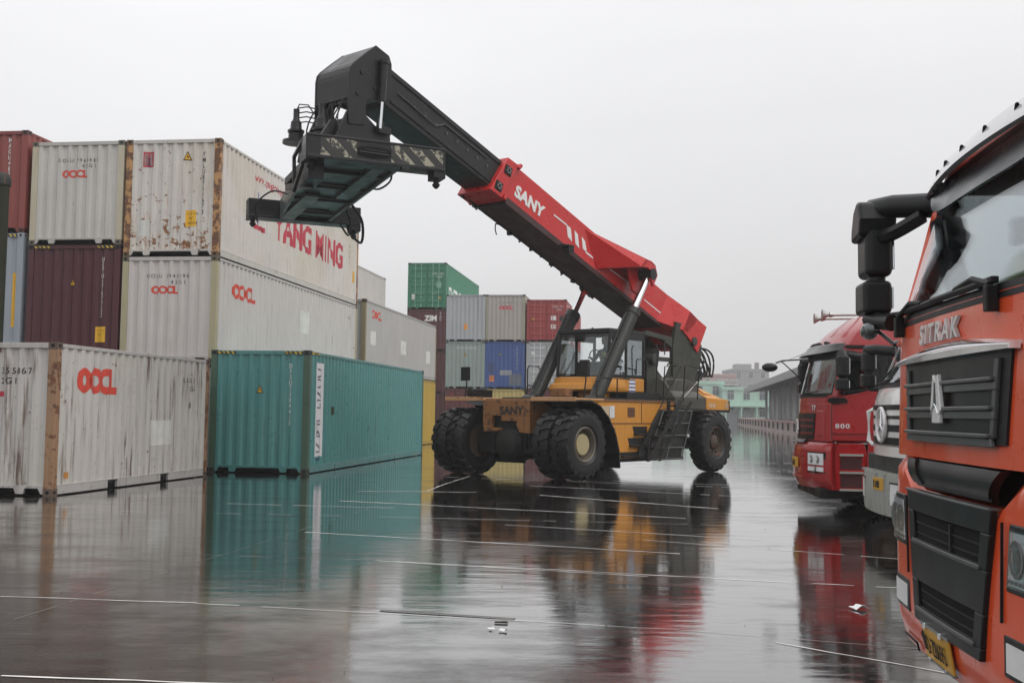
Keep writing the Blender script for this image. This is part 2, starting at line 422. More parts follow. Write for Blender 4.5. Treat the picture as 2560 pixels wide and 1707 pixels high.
    def sticker(s,kind,face='end',u=0,v=1,w=.2,h=.25,mat=YEL,name='sticker',mat2=None):
        """flat sticker following the folds"""
        def poly(pts,off,mt,nm):
            bm=bmesh.new(); vs=[bm.verts.new((p[0],p[1],0)) for p in pts]; bm.faces.new(vs)
            if face=='door':
                for q in bm.verts: q.co=(q.co.x+u,.018-off,q.co.y+v)
            else: s.place(bm,face,u,v,off)
            return bm_obj(bm,nm,mt,s.r)
        if kind=='tri':
            poly([(-w/2,0),(w/2,0),(.0,h)],.003,BLK,name)
            poly([(-w/2*.72,h*.1),(w/2*.72,h*.1),(0,h*.82)],.006,mat,name)
            poly([(-.012*w/.2,h*.3),(.03*w/.2,h*.3),(-.0,h*.62)],.009,BLK,name)
        else:
            poly([(-w/2,0),(w/2,0),(w/2,h),(-w/2,h)],.004,mat,name)
GR=.138
cy_,sy_=math.cos(GR),math.sin(GR)
def from_corner(x,y,yaw,W=CW):
    """root position from the near right corner"""
    return (x-math.cos(yaw)*W/2, y+math.sin(yaw)*W/2)
def gridpos(pos,yaw,du,dv): # shift right by du, away by dv
    return (pos[0]+math.cos(yaw)*du+math.sin(yaw)*dv, pos[1]-math.sin(yaw)*du+math.cos(yaw)*dv)
S0=from_corner(-7.1515,25.9276,.1371); SY=.1371
T0=from_corner(-4.7414,25.3229,.1399)
W0=from_corner(-7.6733,18.1905,.1511)
RED1=plain('logo_red',(.62,.06,.035),.5); RED2=plain('letter_crimson',(.50,.035,.06),.5); NAVY=plain('letter_navy',(.03,.02,.12),.5); BLU=plain('flag_blue',(.02,.06,.30),.5)
INK=plain('ink_black',(.02,.02,.02),.6); GINK=plain('ink_grey',(.12,.12,.12),.6); PATCH=plain('paint_patch',(.66,.66,.62),.5); PATCHG=plain('grey_patch',(.30,.31,.33),.6)
OFFW=(.66,.625,.575)
V=dict(vertical=True,bold=.012)
CG='containers piled up along the left side of the yard'
FG='containers in the far stack across the yard'
def oocl(face,u,v,size,mat=None,xs=1.0): return dict(body='OOCL',face=face,u=u,v=v,size=size,mat=mat or RED1,bold=.05,xs=xs,spacing=.88,name='shipping_line_name')
# near left pile
Cont(S0,SY,12.192,2.896,5.182,OFFW,'rust stained white container with red side lettering at the top of the near pile','blank',
  [dict(body='YMLU8711673',face='end',u=.79,v=2.45,size=.165,mat=INK,xs=.8,spacing=.86,**V),
   dict(body='www.yangming.com',face='side',u=2.3,v=2.36,size=.30,mat=RED2,bold=.01,xs=1.1,name='web_address'),
   dict(body='YANG MING',face='side',u=3.9,v=1.08,size=1.13,mat=RED2,bold=.035,xs=1.02,name='shipping_line_name'),
   dict(body='CAUTION',face='end',u=.365,v=1.02,size=.075,mat=INK,bold=.01,xs=.9),dict(body="9'6\"",face='end',u=.42,v=.90,size=.1,mat=INK,bold=.01),dict(body='HIGH',face='end',u=.40,v=.78,size=.1,mat=INK,bold=.01),
   dict(body='4\n2\nG\n1',face='side',u=11.1,v=1.9,size=.18,mat=GINK)],
  [dict(kind='tri',u=.36,v=2.36,w=.22,h=.23),dict(kind='r',u=.49,v=.73,w=.27,h=.4),dict(kind='r',u=-.64,v=2.21,w=.27,h=.38,mat=RED2,name='flag_emblem'),
   dict(kind='r',u=-.70,v=2.25,w=.09,h=.30,mat=WHT,name='flag_emblem'),dict(kind='r',u=-.57,v=2.25,w=.09,h=.30,mat=WHT,name='flag_emblem'),dict(kind='r',u=-.635,v=2.23,w=.07,h=.22,mat=BLU,name='flag_emblem'),
   dict(kind='r',u=-.72,v=.5,w=.32,h=.4,mat=PATCH),dict(kind='r',u=11.75,v=.75,w=.25,h=.4,face='side',mat=YEL),
   dict(kind='r',u=2.34,v=1.08,w=.1,h=1.0,face='side',mat=RED2,name='flag_emblem'),dict(kind='r',u=2.7,v=1.08,w=.62,h=.12,face='side',mat=RED2,name='flag_emblem'),
   dict(kind='r',u=2.62,v=1.2,w=.14,h=.88,face='side',mat=BLU,name='flag_emblem'),dict(kind='r',u=2.95,v=1.06,w=.32,h=.14,face='side',mat=RED2,name='flag_emblem')],
  CG,rust=.72,dirt=.35,postcol=(.50,.27,.10),postrust=1.3,warm=(.56,.47,.33),siderust=.06,pscale=1.5)
A0=gridpos(S0,SY,-(CW+.06),0); M0=A0; O2=from_corner(-5.24,38.45,.139); L2=gridpos(from_corner(-5.24,38.45,.139),.139,-2.52,.1)
Cont(S0,SY,12.192,2.591,2.591,(.585,.55,.525),'pale grey white container with red letters, underneath the rust stained one','blank',
  [dict(body='OOLU 7945198',face='end',u=-.60,v=2.07,size=.125,mat=INK,xs=.95,spacing=1.45),dict(body='42G1',face='end',u=.04,v=1.92,size=.125,mat=INK,spacing=1.5),
   oocl('end',-.46,1.69,.25,xs=1.0),oocl('side',1.04,1.70,.5,xs=1.12),dict(body='OOLU',face='side',u=11.1,v=2.05,size=.11,mat=GINK),dict(body='7\n9\n4\n5',face='side',u=11.4,v=2.1,size=.13,mat=GINK)],
  [dict(kind='r',u=6.6,v=1.2,w=.9,h=.66,face='side',mat=PATCH)],CG,rust=.05,dirt=.3,postcol=(.42,.38,.24),postrust=.35)
Cont(A0,SY,12.192,2.591,5.487,(.57,.55,.515),'greyish white container with small black numbers, left of the rust stained one at the top','blank',
  [dict(body='OOLU 7960485',face='end',u=-.55,v=2.07,size=.125,mat=INK,xs=.95,spacing=1.45),dict(body='42G1',face='end',u=.10,v=1.93,size=.125,mat=INK,spacing=1.5),oocl('end',-.42,1.69,.25)],
  [],CG,rust=.05,dirt=.3,postcol=(.52,.47,.35),postrust=.25)
Cont(M0,SY,12.192,2.896,2.591,(.075,.012,.02),'dark maroon container with a yellow warning triangle on its ribbed end','blank',
  [dict(body='UETU5767722',face='end',u=.76,v=2.47,size=.16,mat=WHT,xs=.8,spacing=.85,**V),dict(body='CAUTION',face='end',u=.645,v=.76,size=.06,mat=INK,xs=.9),dict(body="9'6\"",face='end',u=.68,v=.64,size=.08,mat=INK)],
  [dict(kind='tri',u=-.02,v=1.88,w=.2,h=.19),dict(kind='r',u=.75,v=.49,w=.26,h=.38)],CG,rust=.05,dirt=.2,hazard=True)
for pos,H,z,c,lab in ((M0,2.591,0,(.10,.05,.04),'brown container at the bottom of the pile, hidden behind the white one'),(S0,2.591,0,(.3,.3,.28),'grey container at the bottom of the pile behind the teal one')):
    Cont(pos,SY,12.192,H,z,c,lab,'blank',[],[],CG)
G0=from_corner(-12.17,26.6,SY)
Cont(G0,SY,12.192,2.591,5.792,(.26,.055,.045),'brick red container in the top left corner of the pile','blank',
  [dict(body='MAGU4872',face='end',u=.72,v=2.3,size=.17,mat=WHT,xs=.8,spacing=.86,**V)],[],CG,rust=.1,dirt=.25)
Cont(G0,SY,12.192,2.896,2.896,(.33,.37,.42),'blue grey container with an upright yellow strip, below the brick red one','blank',
  [dict(body='CAUTION',face='end',u=1.02,v=1.75,size=.1,mat=INK,xs=.8,spacing=.8,**V)],[dict(kind='r',u=1.02,v=.55,w=.16,h=1.35)],CG,rust=.02,dirt=.2,hazard=True,castcol=(.33,.37,.42))
Cont(G0,SY,12.192,2.896,0,(.2,.2,.2),'grey container on the ground below the blue grey one','blank',[],[],CG)
# front row
TEAL=(.082,.275,.265)
Cont(T0,.1399,12.192,2.896,0,TEAL,'teal container standing on the wet ground with an upright white lettered strip','blank',
  [dict(body='DFSU7304415',face='end',u=.75,v=2.47,size=.155,mat=WHT,xs=.85,spacing=.86,**V),
   dict(body='DONG FANG',face='side',u=.80,v=2.28,size=.31,mat=NAVY,xs=1.5,spacing=.80,vertical=True,bold=.02,name='shipping_line_name')],
  [dict(kind='tri',u=0,v=1.88,w=.19,h=.2),dict(kind='r',u=.83,v=.38,w=.56,h=2.25,face='side',mat=plain('strip_white',(.72,.72,.74),.45,var=.04),name='white_strip'),
   dict(kind='r',u=1.95,v=1.38,w=.16,h=.2,face='side',mat=plain('moss',(.02,.04,.015),.7))],
  'containers on the ground in the front row',rust=.06,dirt=.55,warm=(.10,.27,.25),postcol=(.055,.115,.075),postrust=.25,hazard=True,rough=.35)
Cont(W0,.1511,6.058,2.591,0,(.56,.535,.51),'scratched white container with big red letters standing on the wet ground at the left','blank',
  [dict(body='355867',face='end',u=.18,v=2.05,size=.15,mat=INK,xs=1.0,spacing=1.30,bold=.01),dict(body='2G1',face='end',u=.18,v=1.88,size=.15,mat=INK,spacing=1.3,bold=.01),
   dict(body='OOCL',face='side',u=.74,v=1.78,size=.56,mat=RED1,bold=.075,xs=.86,spacing=.86,name='shipping_line_name'),
   dict(body='OLU355',face='side',u=4.75,v=2.05,size=.14,mat=INK,spacing=1.25),dict(body='2G1',face='side',u=5.1,v=1.87,size=.14,mat=INK,spacing=1.2),
   dict(body='8',face='side',u=5.15,v=1.5,size=.18,mat=INK)],
  [dict(kind='r',u=.45,v=.27,w=.16,h=.11,face='side',mat=plain('orange_sticker',(.5,.22,.05),.5)),dict(kind='r',u=3.9,v=.75,w=.9,h=.5,face='side',mat=PATCH),
   dict(kind='r',u=.02,v=1.66,w=.5,h=.09,face='end',mat=RED2)],
  'containers on the ground in the front row',rust=.28,dirt=.95,postcol=(.34,.20,.11),postrust=1.15,pockets=True,streak=1.15,dcol=(.13,.09,.07),castcol=(.12,.08,.06),warm=(.52,.50,.42))
# grey diamond scars on its side
# second pile behind
Cont(O2,.139,12.192,2.591,2.896,(.47,.46,.44),'pale grey container with small red letters behind the teal one','blank',
  [dict(body='OOCL',face='side',u=.96,v=1.98,size=.42,mat=RED1,bold=.05,xs=1.05,name='shipping_line_name')],
  [dict(kind='r',u=1.2,v=1.0,w=.8,h=.5,face='side',mat=PATCH),dict(kind='r',u=5.9,v=.9,w=.9,h=.55,face='side',mat=PATCH),dict(kind='r',u=10.6,v=.75,w=.9,h=.55,face='side',mat=PATCH)],CG,rust=.03,dirt=.2,postcol=(.30,.25,.15),postrust=.4,simple=True)
Cont(O2,.139,12.192,2.896,0,(.50,.34,.06),'yellow container on the ground showing past the end of the teal one','blank',[],[],CG,rust=.02,dirt=.15,simple=True)
Cont(L2,.139,12.192,2.591,5.182,(.52,.50,.47),'pale container high up behind the rust stained one','blank',[],[],CG,rust=.02,dirt=.15,simple=True)
for z,H in((0,2.591),(2.591,2.591)): Cont(L2,.139,12.192,H,z,(.4,.39,.37),'pale grey container stacked under the high one behind' if z else 'pale grey container on the ground in the second pile','blank',[],[],CG,simple=True)
# far row
FY=.135
def fcorner(x,y=66): return from_corner(x,y,FY)
EV=from_corner(-4.1,66.3,FY)
Cont(EV,FY,12.192,2.896,7.773,(.035,.20,.115),'green container with white side lettering at the top of the far stack','doors',
  [dict(body='EVERGREEN',face='side',u=.8,v=.45,size=1.5,mat=WHT,bold=.02,xs=1.0,name='shipping_line_name'),dict(body='EITU 1697796',face='door',u=.32,v=2.15,size=.16,mat=WHT),dict(body='45G1',face='door',u=.62,v=1.95,size=.16,mat=WHT)],
  [dict(kind='tri',face='door',u=.82,v=.6,w=.24,h=.25),dict(kind='r',face='door',u=-.85,v=.6,w=.22,h=.34,mat=PATCH),dict(kind='r',face='door',u=.75,v=1.35,w=.3,h=.35,mat=plain('pale_green',(.2,.4,.3),.5))],FG,rust=.02,dirt=.15,simple=True,bars=plain('bar_green',(.25,.45,.36),.5))
Cont(EV,FY,12.192,2.591,5.182,(.09,.02,.025),'dark maroon container with white letters under the green one','blank',[dict(body='ZIM',face='end',u=-.12,v=1.88,size=.46,mat=WHT,bold=.05,name='shipping_line_name'),dict(body='ZIMU',face='end',u=.88,v=2.3,size=.16,mat=WHT,spacing=.85,vertical=True)],[],FG,simple=True)
Cont(EV,FY,12.192,2.591,2.591,(.085,.018,.022),'maroon container, third down in the far stack','blank',[],[],FG,simple=True)
Cont(EV,FY,12.192,2.591,0,(.07,.014,.018),'maroon container at the foot of the far stack','blank',[],[],FG,simple=True)
G=from_corner(-1.66,66,FY)
Cont(G,FY,12.192,2.896,5.792,(.42,.435,.45),'light grey container with an orange stripe sticker in the far stack','blank',[dict(body='BMOU6091372',face='end',u=.76,v=2.45,size=.15,mat=INK,spacing=.85,xs=.8,vertical=True)],
  [dict(kind='r',u=0,v=.73,w=.2,h=.36,mat=plain('orange_tag',(.8,.3,.02),.5))],FG,rust=.02,dirt=.15,simple=True,hazard=False)
Cont(G,FY,12.192,2.896,2.896,(.30,.36,.335),'green grey container with faded white numbers below the light grey one','blank',[dict(body='TEXU 9136254',face='end',u=-.6,v=2.45,size=.17,mat=WHT,spacing=1.2)],[dict(kind='tri',u=0,v=2.0,w=.2,h=.22)],FG,rust=.12,dirt=.5,simple=True)
Cont(G,FY,12.192,2.896,0,(.12,.03,.03),'brown container under the green grey one, seen above the mudguard','blank',[dict(body='H',face='end',u=-.9,v=2.5,size=.2,mat=RED1),dict(body='H',face='end',u=.65,v=2.5,size=.2,mat=RED1)],[],FG,simple=True)
G=from_corner(.78,65.7,FY)
Cont(G,FY,12.192,2.896,5.792,(.42,.39,.355),'beige grey container with small red letters in the far stack','blank',[oocl('end',-.4,1.98,.32,plain('pinkred',(.6,.03,.08),.5)),dict(body='OOLU 8094113',face='end',u=-.45,v=2.35,size=.15,mat=GINK,spacing=1.2)],[],FG,rust=.02,dirt=.2,postcol=(.33,.31,.23),simple=True)
Cont(G,FY,12.192,2.896,2.896,(.05,.10,.29),'blue container with grey patches beside the green grey one','blank',[dict(body='TRLU7342810',face='end',u=.75,v=2.5,size=.15,mat=WHT,spacing=.85,xs=.8,vertical=True)],
  [dict(kind='tri',u=-.28,v=2.05,w=.2,h=.2,mat=plain('lime',(.4,.5,.05),.5)),dict(kind='r',u=.06,v=.85,w=.75,h=.3,mat=PATCHG),dict(kind='r',u=.7,v=.22,w=.85,h=.7,mat=plain('grey_patch2',(.13,.15,.18),.6)),dict(kind='r',u=-.8,v=.45,w=.3,h=.38,mat=plain('orange_tag2',(.6,.2,.06),.5)),dict(kind='r',u=-.86,v=1.0,w=.4,h=.6,mat=plain('navy_patch',(.05,.08,.18),.5))],FG,rust=.05,dirt=.3,simple=True)
Cont(G,FY,12.192,2.896,0,(.52,.42,.16),'pale yellow container below the blue one','blank',[],[],FG,simple=True)
G=from_corner(3.3,65.4,FY)
Cont(G,FY,12.192,2.591,5.792,(.33,.035,.035),'red container with barred doors and a white bird emblem in the far stack','doors',
  [dict(body='CAXU 9132204',face='door',u=.3,v=2.1,size=.17,mat=WHT),dict(body='22G1',face='door',u=.6,v=1.92,size=.15,mat=WHT),dict(body='CRONOS',face='side',u=3.5,v=.6,size=1.3,mat=plain('pale_pink',(.6,.25,.25),.5),bold=.01,name='shipping_line_name')],
  [dict(kind='tri',face='door',u=-.82,v=1.3,w=.22,h=.24),dict(kind='r',face='door',u=.42,v=1.32,w=.32,h=.27,mat=WHT),dict(kind='r',face='door',u=.42,v=.8,w=.32,h=.27,mat=WHT),dict(kind='r',face='door',u=.9,v=1.28,w=.22,h=.3,mat=INK)],FG,rust=.03,dirt=.2,simple=True,bars=plain('bar_red',(.45,.12,.11),.5))
CR=SC.objects[-1]
Cont(G,FY,12.192,2.896,2.896,(.42,.43,.44),'grey white container with barred doors under the red one','doors',[dict(body='GESU 3820',face='door',u=.3,v=2.3,size=.15,mat=GINK)],[dict(kind='r',face='door',u=-.8,v=2.1,w=.2,h=.2,mat=WHT)],FG,rust=.03,dirt=.25,simple=True)
Cont(G,FY,12.192,2.896,0,(.12,.03,.03),'brown container under the grey white one with doors','blank',[],[],FG,simple=True)
# ---------------- ground ----------------
def ground():
    m,nt,b=newmat('wet_concrete')
    v=coords(nt,(1,1,1),(0,0,0)); big=noise(nt,v,.16,4); mid=noise(nt,coords(nt,(1,1,1),(13,5,0)),.55,6,.6); fine=noise(nt,v,14,6,.7); sp=noise(nt,v,60,3,.6)
    # tyre / wash streaks running across the yard
    st=noise(nt,coords(nt,(.35,2.6,1),(3,9,0)),1.2,6,.65)
    c=mix(nt,rng(nt,big,.35,.65,0,1),(.012,.0105,.0095),(.026,.022,.019))
    c=mix(nt,rng(nt,st,.5,.75,0,.6),c,(.008,.007,.006))
    c=mix(nt,rng(nt,fine,.55,.8,0,.4),c,(.05,.043,.038))
    c=mix(nt,rng(nt,sp,.64,.74,0,.55),c,(.16,.145,.13))
    tcg=nt.nodes.new('ShaderNodeTexCoord'); sx=nt.nodes.new('ShaderNodeSeparateXYZ'); nt.links.new(tcg.outputs['Object'],sx.inputs[0])
    d=math_(nt,'ADD',math_(nt,'ADD',math_(nt,'MULTIPLY',sx.outputs['X'],-.42),math_(nt,'MULTIPLY',sx.outputs['Y'],-.34)),math_(nt,'MULTIPLY',noise(nt,coords(nt,(1,1.6,1),(4,2,0)),.9,6,.65),4.2))
    dry=rng(nt,d,-.45,.75,0,1)
    patch=rng(nt,noise(nt,coords(nt,(.8,2.0,1),(21,3,0)),.75,7,.72),.53,.66,0,.75)
    dry=math_(nt,'MAXIMUM',dry,patch)
    grain=noise(nt,v,38,3,.6)
    c=mix(nt,math_(nt,'MULTIPLY',dry,.75),c,mix(nt,rng(nt,grain,.42,.62,0,1),(.020,.015,.013),(.062,.048,.042)))
    nt.links.new(c,b.inputs['Base Color'])
    wet=math_(nt,'ADD',math_(nt,'ADD',math_(nt,'MULTIPLY',mid,.45),math_(nt,'MULTIPLY',st,.3)),math_(nt,'MULTIPLY',big,.25))
    r=rng(nt,wet,.50,.62,.03,.20)
    nt.links.new(math_(nt,'ADD',r,math_(nt,'MULTIPLY',dry,.12)),b.inputs['Roughness']); nt.links.new(rng(nt,dry,0,1,.5,.12),b.inputs['Specular IOR Level']); b.inputs['IOR'].default_value=1.6
    nt.links.new(math_(nt,'MULTIPLY',rng(nt,wet,.52,.62,1.0,.6),rng(nt,dry,0,1,1,.12)),b.inputs['Coat Weight']); b.inputs['Coat IOR'].default_value=1.36; nt.links.new(math_(nt,'ADD',rng(nt,wet,.49,.62,.006,.09),math_(nt,'MULTIPLY',dry,.07)),b.inputs['Coat Roughness'])
    h=math_(nt,'ADD',math_(nt,'MULTIPLY',noise(nt,coords(nt,(.7,2.2,1),(0,0,0)),2.2,4,.5),.8),math_(nt,'MULTIPLY',fine,math_(nt,'MULTIPLY',rng(nt,wet,.50,.62,.03,1),.4)))
    h=math_(nt,'ADD',h,math_(nt,'MULTIPLY',noise(nt,coords(nt,(1,2,1),(7,1,0)),26,4,.7),.075))
    h=math_(nt,'ADD',h,math_(nt,'MULTIPLY',math_(nt,'MULTIPLY',grain,dry),.16))
    n=nt.nodes.new('ShaderNodeBump'); n.inputs['Strength'].default_value=.08; n.inputs['Distance'].default_value=.05
    nt.links.new(h,n.inputs['Height']); nt.links.new(n.outputs[0],b.inputs['Normal'])
    cn=nt.nodes.new('ShaderNodeBump'); cn.inputs['Strength'].default_value=.05; cn.inputs['Distance'].default_value=.05
    nt.links.new(h,cn.inputs['Height']); nt.links.new(cn.outputs[0],b.inputs['Coat Normal'])
    g=MB(); g.add([(-600,-60,0),(600,-60,0),(600,750,0),(-600,750,0)],[(0,1,2,3)])
    o=g.build('ground',m); tag(o,kind='structure')
ground()
def joints():
    m=plain('joint_line',(.78,.76,.74),.35,var=.25)
    dk=plain('joint_dim',(.26,.25,.23),.35,var=.4)
    g=MB()
    def line(a,b,wd,mi=0,z=.004,wob=.012,gaps=0.0):
        if wd<.0085: mi=1
        a=Vector((*a,0));b=Vector((*b,0)); L=(b-a).length; n=max(4,int(L/.18)); d=(b-a).normalized(); q=Vector((-d.y,d.x,0)); pts=[]
        off=0
        for i in range(n+1):
            off=off*.85+random.uniform(-wob,wob); p=a+d*(L*i/n)+q*off
            ww=wd*1.3*random.uniform(.5,1.15); pts.append((p+q*ww/2,p-q*ww/2))
        for (p0,p1),(p2,p3) in zip(pts,pts[1:]):
            if random.random()<gaps: continue
            g.add([(p0.x,p0.y,z),(p1.x,p1.y,z),(p3.x,p3.y,z),(p2.x,p2.y,z)],[(0,1,2,3)],mi)
    W=.020
    for a,b,w,gp in (((-2.83,18.09),(2.57,15.87),.035,0),((-2.85,20.26),(-.63,20.44),.035,0),((.55,19.9),(3.37,17.55),.045,0),((-2.52,13.44),(1.85,11.84),.022,.05),
        ((-1.54,11.06),(1.3,10.2),.014,.05),((-.06,14.63),(3.07,13.25),.018,.1),((-4.03,8.67),(-2.43,8.5),.014,.1),((-2.43,8.5),(1.2,7.72),.009,.05),((1.2,7.72),(3.2,7.0),.008,.2),
        ((-2.84,6.16),(-1.3,6.03),.02,0),((1.79,7.33),(3.2,5.95),.014,0),((-1.5,11.05),(3.45,9.7),.014,.1),((-5.5,11.6),(-1.5,11.05),.008,.25),((1.62,13.09),(4.6,11.4),.016,.1),
        ((-6.2,15.9),(3.9,14.9),.010,.4),((-4.5,17.3),(-1.8,16.9),.02,.1),((.4,22.4),(6.5,19.0),.03,.2),((-1.5,25),(7,21.9),.03,.3),((3.5,31),(12,27.5),.05,.3),((4,36),(13,33),.06,.3),((5,27),(9,24.8),.04,.3),
        ((6,45),(16,42),.09,.2),((2.3,24.4),(5.5,23.2),.03,.1)):
        line(a,b,w,0,gaps=gp)
    # long joints parallel to the containers
    for a,b,w,gp in (((-3.55,7.4),(-1.63,20.3),.005,.42),((-1.6,20.5),(-.95,25.5),.022,.1)): line(a,b,w,0,gaps=gp)
    o=g.build('pavement_joints',[m,dk]); tag(o,kind='structure')
joints()
def litter():
    def paper(loc,s,rz,label,col=(.7,.7,.7),name='paper_scrap',cat='litter'):
        g=MB(); n=6
        def f(u,v):
            x=(u-.5)*s*(1.0-.4*v);y=(v-.5)*s*.8
            return (x,y,.006+s*.35*abs(math.sin(3.1*u+1.3*v))*(.3+.7*u)*(1-v*.5))
        g.grid(f,n,n,(0,0,.003)); o=g.build(name,plain('paper%.2f'%col[0],col,.5),loc=(loc[0],loc[1],0)); o.rotation_euler=(0,0,rz); tag(o,label,cat)
    paper((2.75,8.63),.13,.5,'crumpled white paper on the wet ground near the orange truck')
    paper((-.04,7.57),.06,1.2,'small scrap of white tissue on the ground near the bottom centre')
    paper((-.12,7.62),.05,2.2,'tiny twisted bit of tissue lying beside the other scrap')
    g=MB()
    o=None
    # trench drain cover
    g=MB(); a=(-.98,8.25)
    for i in range(2): g.bb(0,1.05,.012+i*.058,.018+i*.058,.003,.0045)
    g.bb(0,.012,.018,.070,.003,.0045); g.bb(1.038,1.05,.018,.070,.003,.0045); g.bb(.014,1.036,.02,.068,.002,.003,1)
    o=g.build('drain_cover',[plain('drain_rim',(.09,.08,.075),.4),plain('drain_in',(.10,.095,.09),.25)],loc=(a[0],a[1],0)); o.rotation_euler=(0,0,-.26); tag(o,'long narrow drain cover set into the wet concrete','drain cover')
    g=MB(); g.prism([(-.05,.004),(.05,.004),(.042,.016),(-.045,.014)],-.008,.008,'xz'); o=g.build('bolt_scrap',plain('rusty_scrap',(.03,.02,.015),.5),loc=(-.05,7.86,0)); o.rotation_euler=(0,0,-.1); tag(o,'dark metal scrap on the ground below the drain cover','litter')
    # scattered small stones / leaves: nobody could count them
    g=MB()
    for i in range(120):
        y=random.uniform(5,24); x=random.uniform(-.42,.42)*y; s=random.uniform(.002,.007)
        g.box((x,y,.004+s*.3),(s*random.uniform(1,2.4),s,s*.6),Matrix.Rotation(random.random()*3,3,'Z'))
    o=g.build('grit',plain('grit',(.05,.04,.03),.6)); tag(o,kind='stuff')
litter()
# mossy pillar at the left edge behind the white container
g=MB(); x,y=-11.83,24.6
g.loft([[Vector((.19*c,.19*s,z)) for c,s in [(math.cos(t*math.pi/5),math.sin(t*math.pi/5)) for t in range(10)]] for z in (0,6.55)])
r=thing('mossy_post',(x,y,0),0,'dark mossy round post at the left edge of the picture','post')
ms=paint('moss_post',(.022,.026,.012),.7,.2,.8)
g.build('shaft',ms,r,smooth=50)
g=MB(); g.lathe([(.19,6.55),(.22,6.56),(.22,6.72),(.17,6.82),(.08,6.86)],'z',seg=14); g.build('cap',paint('moss_cap',(.02,.025,.02),.5,.1,.6),r,smooth=40)
g=MB(); g.bb(-.06,.12,-.3,-.19,2.9,3.3); g.ball((.06,-.31,3.12),.03,8,1); g.build('junction_box',[BLK,WHT],r,bevel=.01)
# ---------------- reach stacker ----------------
ORG=paint('stacker_orange',(.60,.255,.028),.45,.12,.42,streak=.4)
ORGR=paint('stacker_orange_rusty',(.27,.115,.032),.75,.9,.6,rustcol=(.12,.045,.02))
ORGW=paint('worn_edge',(.55,.30,.14),.5,.9,.5)
REDB=paint('boom_red',(.56,.016,.016),.18,.0,.30,streak=.4,dcol=(.10,.01,.01))
BBL=paint('boom_black',(.013,.013,.014),.3,.05,.34,dcol=(.05,.045,.04))
MUD=paint('muddy_black',(.011,.011,.010),.6,.15,.5,dcol=(.035,.03,.02))
CYLP=paint('cylinder_paint',(.022,.025,.023),.5,.08,.34,dcol=(.05,.045,.032))
RUB=paint('rubber',(.007,.007,.007),.35,0,.42,dcol=(.022,.02,.016))
HUBB=paint('hub_beige',(.42,.35,.19),.6,.35,.5)
HUBD=paint('hub_muddy',(.06,.042,.028),.8,.6,.7); HUBM=paint('rim_steel',(.16,.14,.11),.7,.5,.5)
GL=glass('cab_glass',(.93,.95,.95),.7)
RS=thing('reach_stacker',(.12626,25.5574,0),math.atan2(-math.sin(R(49.5)),-math.cos(R(49.5))),'muddy yellow container lifter with its long red boom raised towards the left','container lifter')
def tyre_mesh(rad,w,lugs=20,mat=None,name='tyre',parent=None,loc=None):
    """axis along y, centred; outer face towards +y"""
    m=MB(); h=w/2; rb=rad-.045
    pr=[(rad*.50,-h*.80),(rad*.56,-h*.98),(rad*.72,-h*1.03),(rad*.86,-h*.98),(rb*.965,-h*.86),(rb,-h*.6),(rb+.006,0),(rb,h*.6),(rb*.965,h*.86),(rad*.86,h*.98),(rad*.72,h*1.03),(rad*.56,h*.98),(rad*.50,h*.80),(rad*.47,0)]
    m.lathe(pr,'y',seg=48,closed=True)
    def P(r,a,y): return (r*math.cos(a),y,r*math.sin(a))
    st=2*math.pi/lugs
    for side in(-1,1):
        for k in range(lugs):
            a0=(k+(.5 if side>0 else 0))*st; sk=.32*st
            segs=[(.02,rad,.30),(.45,rad,.33),(.78,rad-.012,.30),(1.0,rad*.93,.25)]
            ring=[]
            for (t,rr,hw) in segs:
                y=side*h*t; ac=a0+sk*t; ri=rb-.03 if t<.9 else rad*.84
                ring.append([P(ri,ac-hw*st,y),P(ri,ac+hw*st,y),P(rr,ac+hw*st*.82,y),P(rr,ac-hw*st*.82,y)])
            m.loft(ring)
    return m.build(name,mat or RUB,parent,smooth=30,loc=loc)
def wheel(parent,x,y,rad,w,hub='dish'):
    o=None
    m=MB(); h=w/2; r=rad
    if hub=='dish':
        pr=[(r*.50,h*.80),(r*.47,h*.88),(r*.445,h*.82),(r*.435,h*.2),(r*.42,-h*.15),(r*.30,-h*.16),(.01,-h*.14)]
    else:
        pr=[(r*.50,h*.80),(r*.47,h*.84),(r*.44,h*.5),(r*.40,h*.1),(r*.24,h*.15),(r*.22,h*.55),(r*.12,h*.75),(.01,h*.78)]
    back=[(.01,-h*.7),(r*.48,-h*.8)]
    m.lathe([pr[-1]]+pr[::-1][1:]+[(r*.49,-h*.8),(.01,-h*.7)],'y',seg=36)
    rim=m.build('wheel',HUBM if hub=='dish' else HUBD,parent,smooth=35,loc=(x,y,rad))
    m=MB()
    n=20 if hub=='dish' else 10
    for k in range(n):
        a=2*math.pi*k/n; rr=r*.365 if hub=='dish' else r*.31
        yy=-h*.14 if hub=='dish' else h*.16
        m.lathe([(.018 if hub=='dish' else .03,yy),(.018 if hub=='dish' else .03,yy+.05),(.008,yy+.055)],'y',c=(rr*math.cos(a),0,rr*math.sin(a)),seg=6)
    if hub=='dish':
        q=MB(); q.lathe([(r*.30,-h*.16),(r*.30,h*.50),(r*.285,h*.56),(r*.10,h*.58),(.01,h*.58)],'y',seg=32); q.build('hub_cap',HUBB,rim,smooth=35)
    if hub!='dish':
        for k in range(10):
            a=2*math.pi*(k+.5)/10; m.box((r*.36*math.cos(a),h*.3,r*.36*math.sin(a)),(.07,.06,.10),Matrix.Rotation(-a,3,'Y'))
    m.build('wheel_nut',plain('nut',(.30,.27,.25),.4,metal=.6) if hub=='dish' else HUBD,rim,smooth=30)
    tyre_mesh(rad,w,20,None,'tyre',rim)
    return rim
WY=2.07
